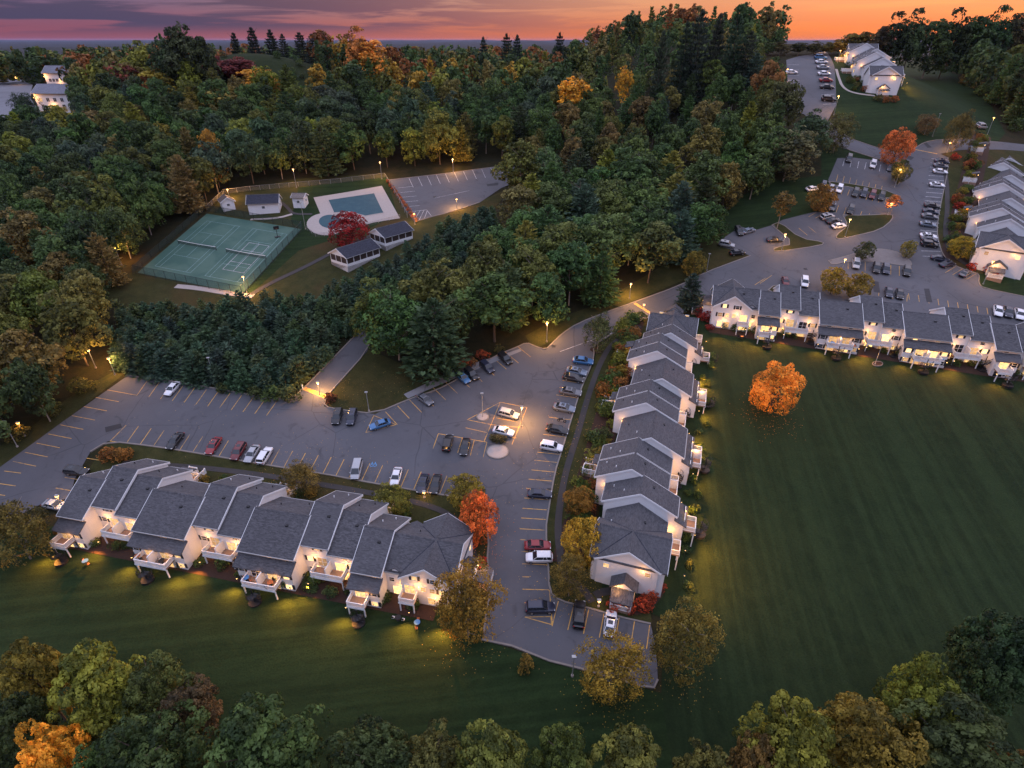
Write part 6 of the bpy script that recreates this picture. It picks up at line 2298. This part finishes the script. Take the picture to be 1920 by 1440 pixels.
for a in (
    ((216, 703), 4.6, 'lit street lamp where the wood meets the spruce screen', True, 4590),
    ((404, 716), 6.5, 'unlit pale pole in front of the spruce screen', False),
    ((33, 838), 6.5, 'unlit lamp pole at the wood edge of the lower car park', False),
    ((1025, 641), 5.6, 'lit street lamp on the verge where the drive bends', True, 7000),
    ((1180, 560), 4.6, 'lit street lamp on the verge by the yellow road band', True, 8100),
    ((905, 782), 6.2, 'unlit lamp on the small round island of the lower car park', False),
    ((978, 800), 5.2, 'lit lamp over the cars in the middle of the lower car park', True, 8500),
    ((692, 771), 5.0, 'thin unlit lamp on the grass triangle', False),
    ((716, 336), 6.6, 'lit street lamp at the corner of the pool fence', True, 7956),
    ((857, 394), 4.0, 'lit short lamp on the near side of the pool car park', True, 6732),
    ((850, 322), 5.0, 'lit lamp at the wood edge of the pool car park', True, 6732),
    ((994, 306), 8.0, 'tall unlit pole at the far end of the pool car park', False),
    ((463, 549), 5.0, 'lit lamp at the near corner of the tennis court fence', True, 9350),
    ((228, 497), 5.5, 'lit lamp half hidden in leaves beside the tennis courts', True, 4896),
    ((556, 352), 7.0, 'lit lamp behind the shed by the pool fence', True, 5508),
    ((431, 374), 3.8, 'lit lamp behind the tiny brown roofed shed', True, 5508),
    ((573, 430), 9.0, 'tall pale floodlight pole between the court and the wading pool', False),
    ((1073, 1268), 4.6, 'grey lamp post on the lawn at the bottom of the drive', False),
    ((1640, 684), 5.2, 'pale lamp post standing on the lawn before the top row', False),
    ((1465, 471), 5.6, 'lit lamp on the narrow island of the parking pocket', True, 3000),
    ((1584, 445), 6.0, 'lit lamp on the grass island of the lower terrace', True, 3000),
    ((1664, 404), 4.2, 'lit lamp at the tip of the grass island by the road', True, 900),
    ((1677, 352), 6.5, 'lit lamp on the strip below the junction maple', True, 2400),
    ((1563, 216), 7.5, 'lit lamp at the lower end of the hilltop lot', True, 3600),
    ((1748, 256), 8.5, 'unlit lamp on the hill lawn by the loop road', False),
    ((1848, 260), 8.0, 'lit lamp beside the loop road near the silver car', True, 2400),
    ((1775, 286), 3.6, 'lit low lamp in the thin tree by the loop road', True, 1800),
    ((1843, 533), 7.2, 'lit lamp in the corner by the far row end', True, 2600),
    ((1540, 372), 4.6, 'lit lamp shining through the olive tree on the terrace', True, 1500),
    ((1570, 118), 5.5, 'lit lamp at the top of the hilltop lot', True, 2600),
    ((1472, 152), 5.0, 'lit lamp at the wood side of the hilltop lot', True, 900),
    ((1325, 507), 5.2, 'unlit thin pole by the bend of the drive', False),
    ((1572, 528), 7.0, 'lit street lamp in the golden tree behind the top row', True, 3000),
    ((180, 690), 5.0, 'lit lamp deep in the leaves above the lower car park', True, 4590),
    ((47, 818), 3.6, 'lit low lamp in the bushes at the wood edge', True, 260),
    ((600, 740), 3.4, 'lit low lamp at the gate of the pool drive', True, 5040),
    ((1205, 592), 3.4, 'lit low lamp beside the yellow band across the drive', True, 1800),
    ((778, 421), 3.8, 'lit lamp at the corner of the upper pavilion', True, 2040),
    ((120, 955), 3.4, 'lit low lamp beside the pale sedan by the lower row', True, 900),
    ((1122, 1138), 1.6, 'knee high lit lamp on the grass by the bottom bays', True, 60),
    ((796, 934), 1.6, 'knee high lit lamp behind the navy sedan', True, 200),
    ((35, 160), 5.0, 'lit lamp by the far road', True, 1200)):
    street_lamp(*a)

# gate posts of the pool drive
for i, px in enumerate(((568, 730), (612, 745))):
    b = P(*px)
    t = empty('gate_post', b, ('pale gate post on the spruce side of the pool drive', 'pale gate post on the grass side of the pool drive')[i], 'post')
    MB().tube((0, 0, -.1), (0, 0, 1.3), .11, n=8).build('shaft', TRIM, t)
    MB().tube((0, 0, 1.301), (0, 0, 1.4), .14, .05, n=8).build('cap', GREYM, t)

# terrace furniture on the decks and patios
k = 0
for b, spots in ((left_b, ((.10, -10.8, .02), (.235, -9.2, 2.05), (.30, -9.2, 2.05), (.52, -9.2, 2.05), (.58, -9.2, 2.05), (.885, -9.6, 0.1), (.93, -9.8, .1))), (rig_b, ((.10, -9.5, .1), (.17, -9.2, 2.05), (.36, -9.2, 2.05), (.42, -9.2, 2.05), (.60, -9.2, 2.05), (.66, -9.2, 2.05)))):
    root, gz, L = b
    for f, y, z in spots:
        a, s = root.rotation_euler.z, root.scale[0]
        x = f * L
        w = (root.location.x + s * (x * math.cos(a) - y * math.sin(a)), root.location.y + s * (x * math.sin(a) + y * math.cos(a)))
        t = empty('patio_table', (w[0], w[1], root.location.z + s * (gz(x, -8) + z)), 'small round table with two chairs on a deck of the ' + ('lower row' if b is left_b else 'top row'), 'table', 'patio tables of the ' + ('lower row' if b is left_b else 'top row'), rnd.uniform(0, 3))
        MB().tube((0, 0, .68), (0, 0, .74), .5, n=14).build('table_top', [BLUEP, TERRA, BLACKM][k % 3], t)
        MB().tube((0, 0, 0), (0, 0, .68), .05, n=6).tube((0, 0, 0), (0, 0, .04), .3, n=8).build('pedestal', BLACKM, t)
        for sx in (-1, 1):
            c = MB().box(-.22, .22, -.22, .22, .40, .46).build('chair', [TERRA, BLACKM, TRIM][k % 3], t, (sx * .85, 0, 0))
            MB().box(-.22, .22, .18, .22, .461, .9).build('backrest', BLACKM, c)
            for lx in (-.18, .18):
                for ly in (-.18, .18):
                    MB().box(lx - .02, lx + .02, ly - .02, ly + .02, 0, .399).build('leg', BLACKM, c)
        k += 1
# ================================================================== evening haze
hz = MB().box(-26000, 26000, -700, 31000, -120, 116).mesh('haze', BLACKM)
hm = bpy.data.materials.new('haze')
hm.use_nodes = True
hm.node_tree.nodes.clear()
pv = N(hm.node_tree, 'ShaderNodeVolumePrincipled')
pv.inputs['Color'].default_value = (0.50, 0.62, 1.0, 1)
pv.inputs['Density'].default_value = 0.000013
pv.inputs['Anisotropy'].default_value = 0.0
hm.node_tree.links.new(pv.outputs[0], N(hm.node_tree, 'ShaderNodeOutputMaterial').inputs['Volume'])
hz.materials[0] = hm
tag(link('haze', hz), kind='stuff')
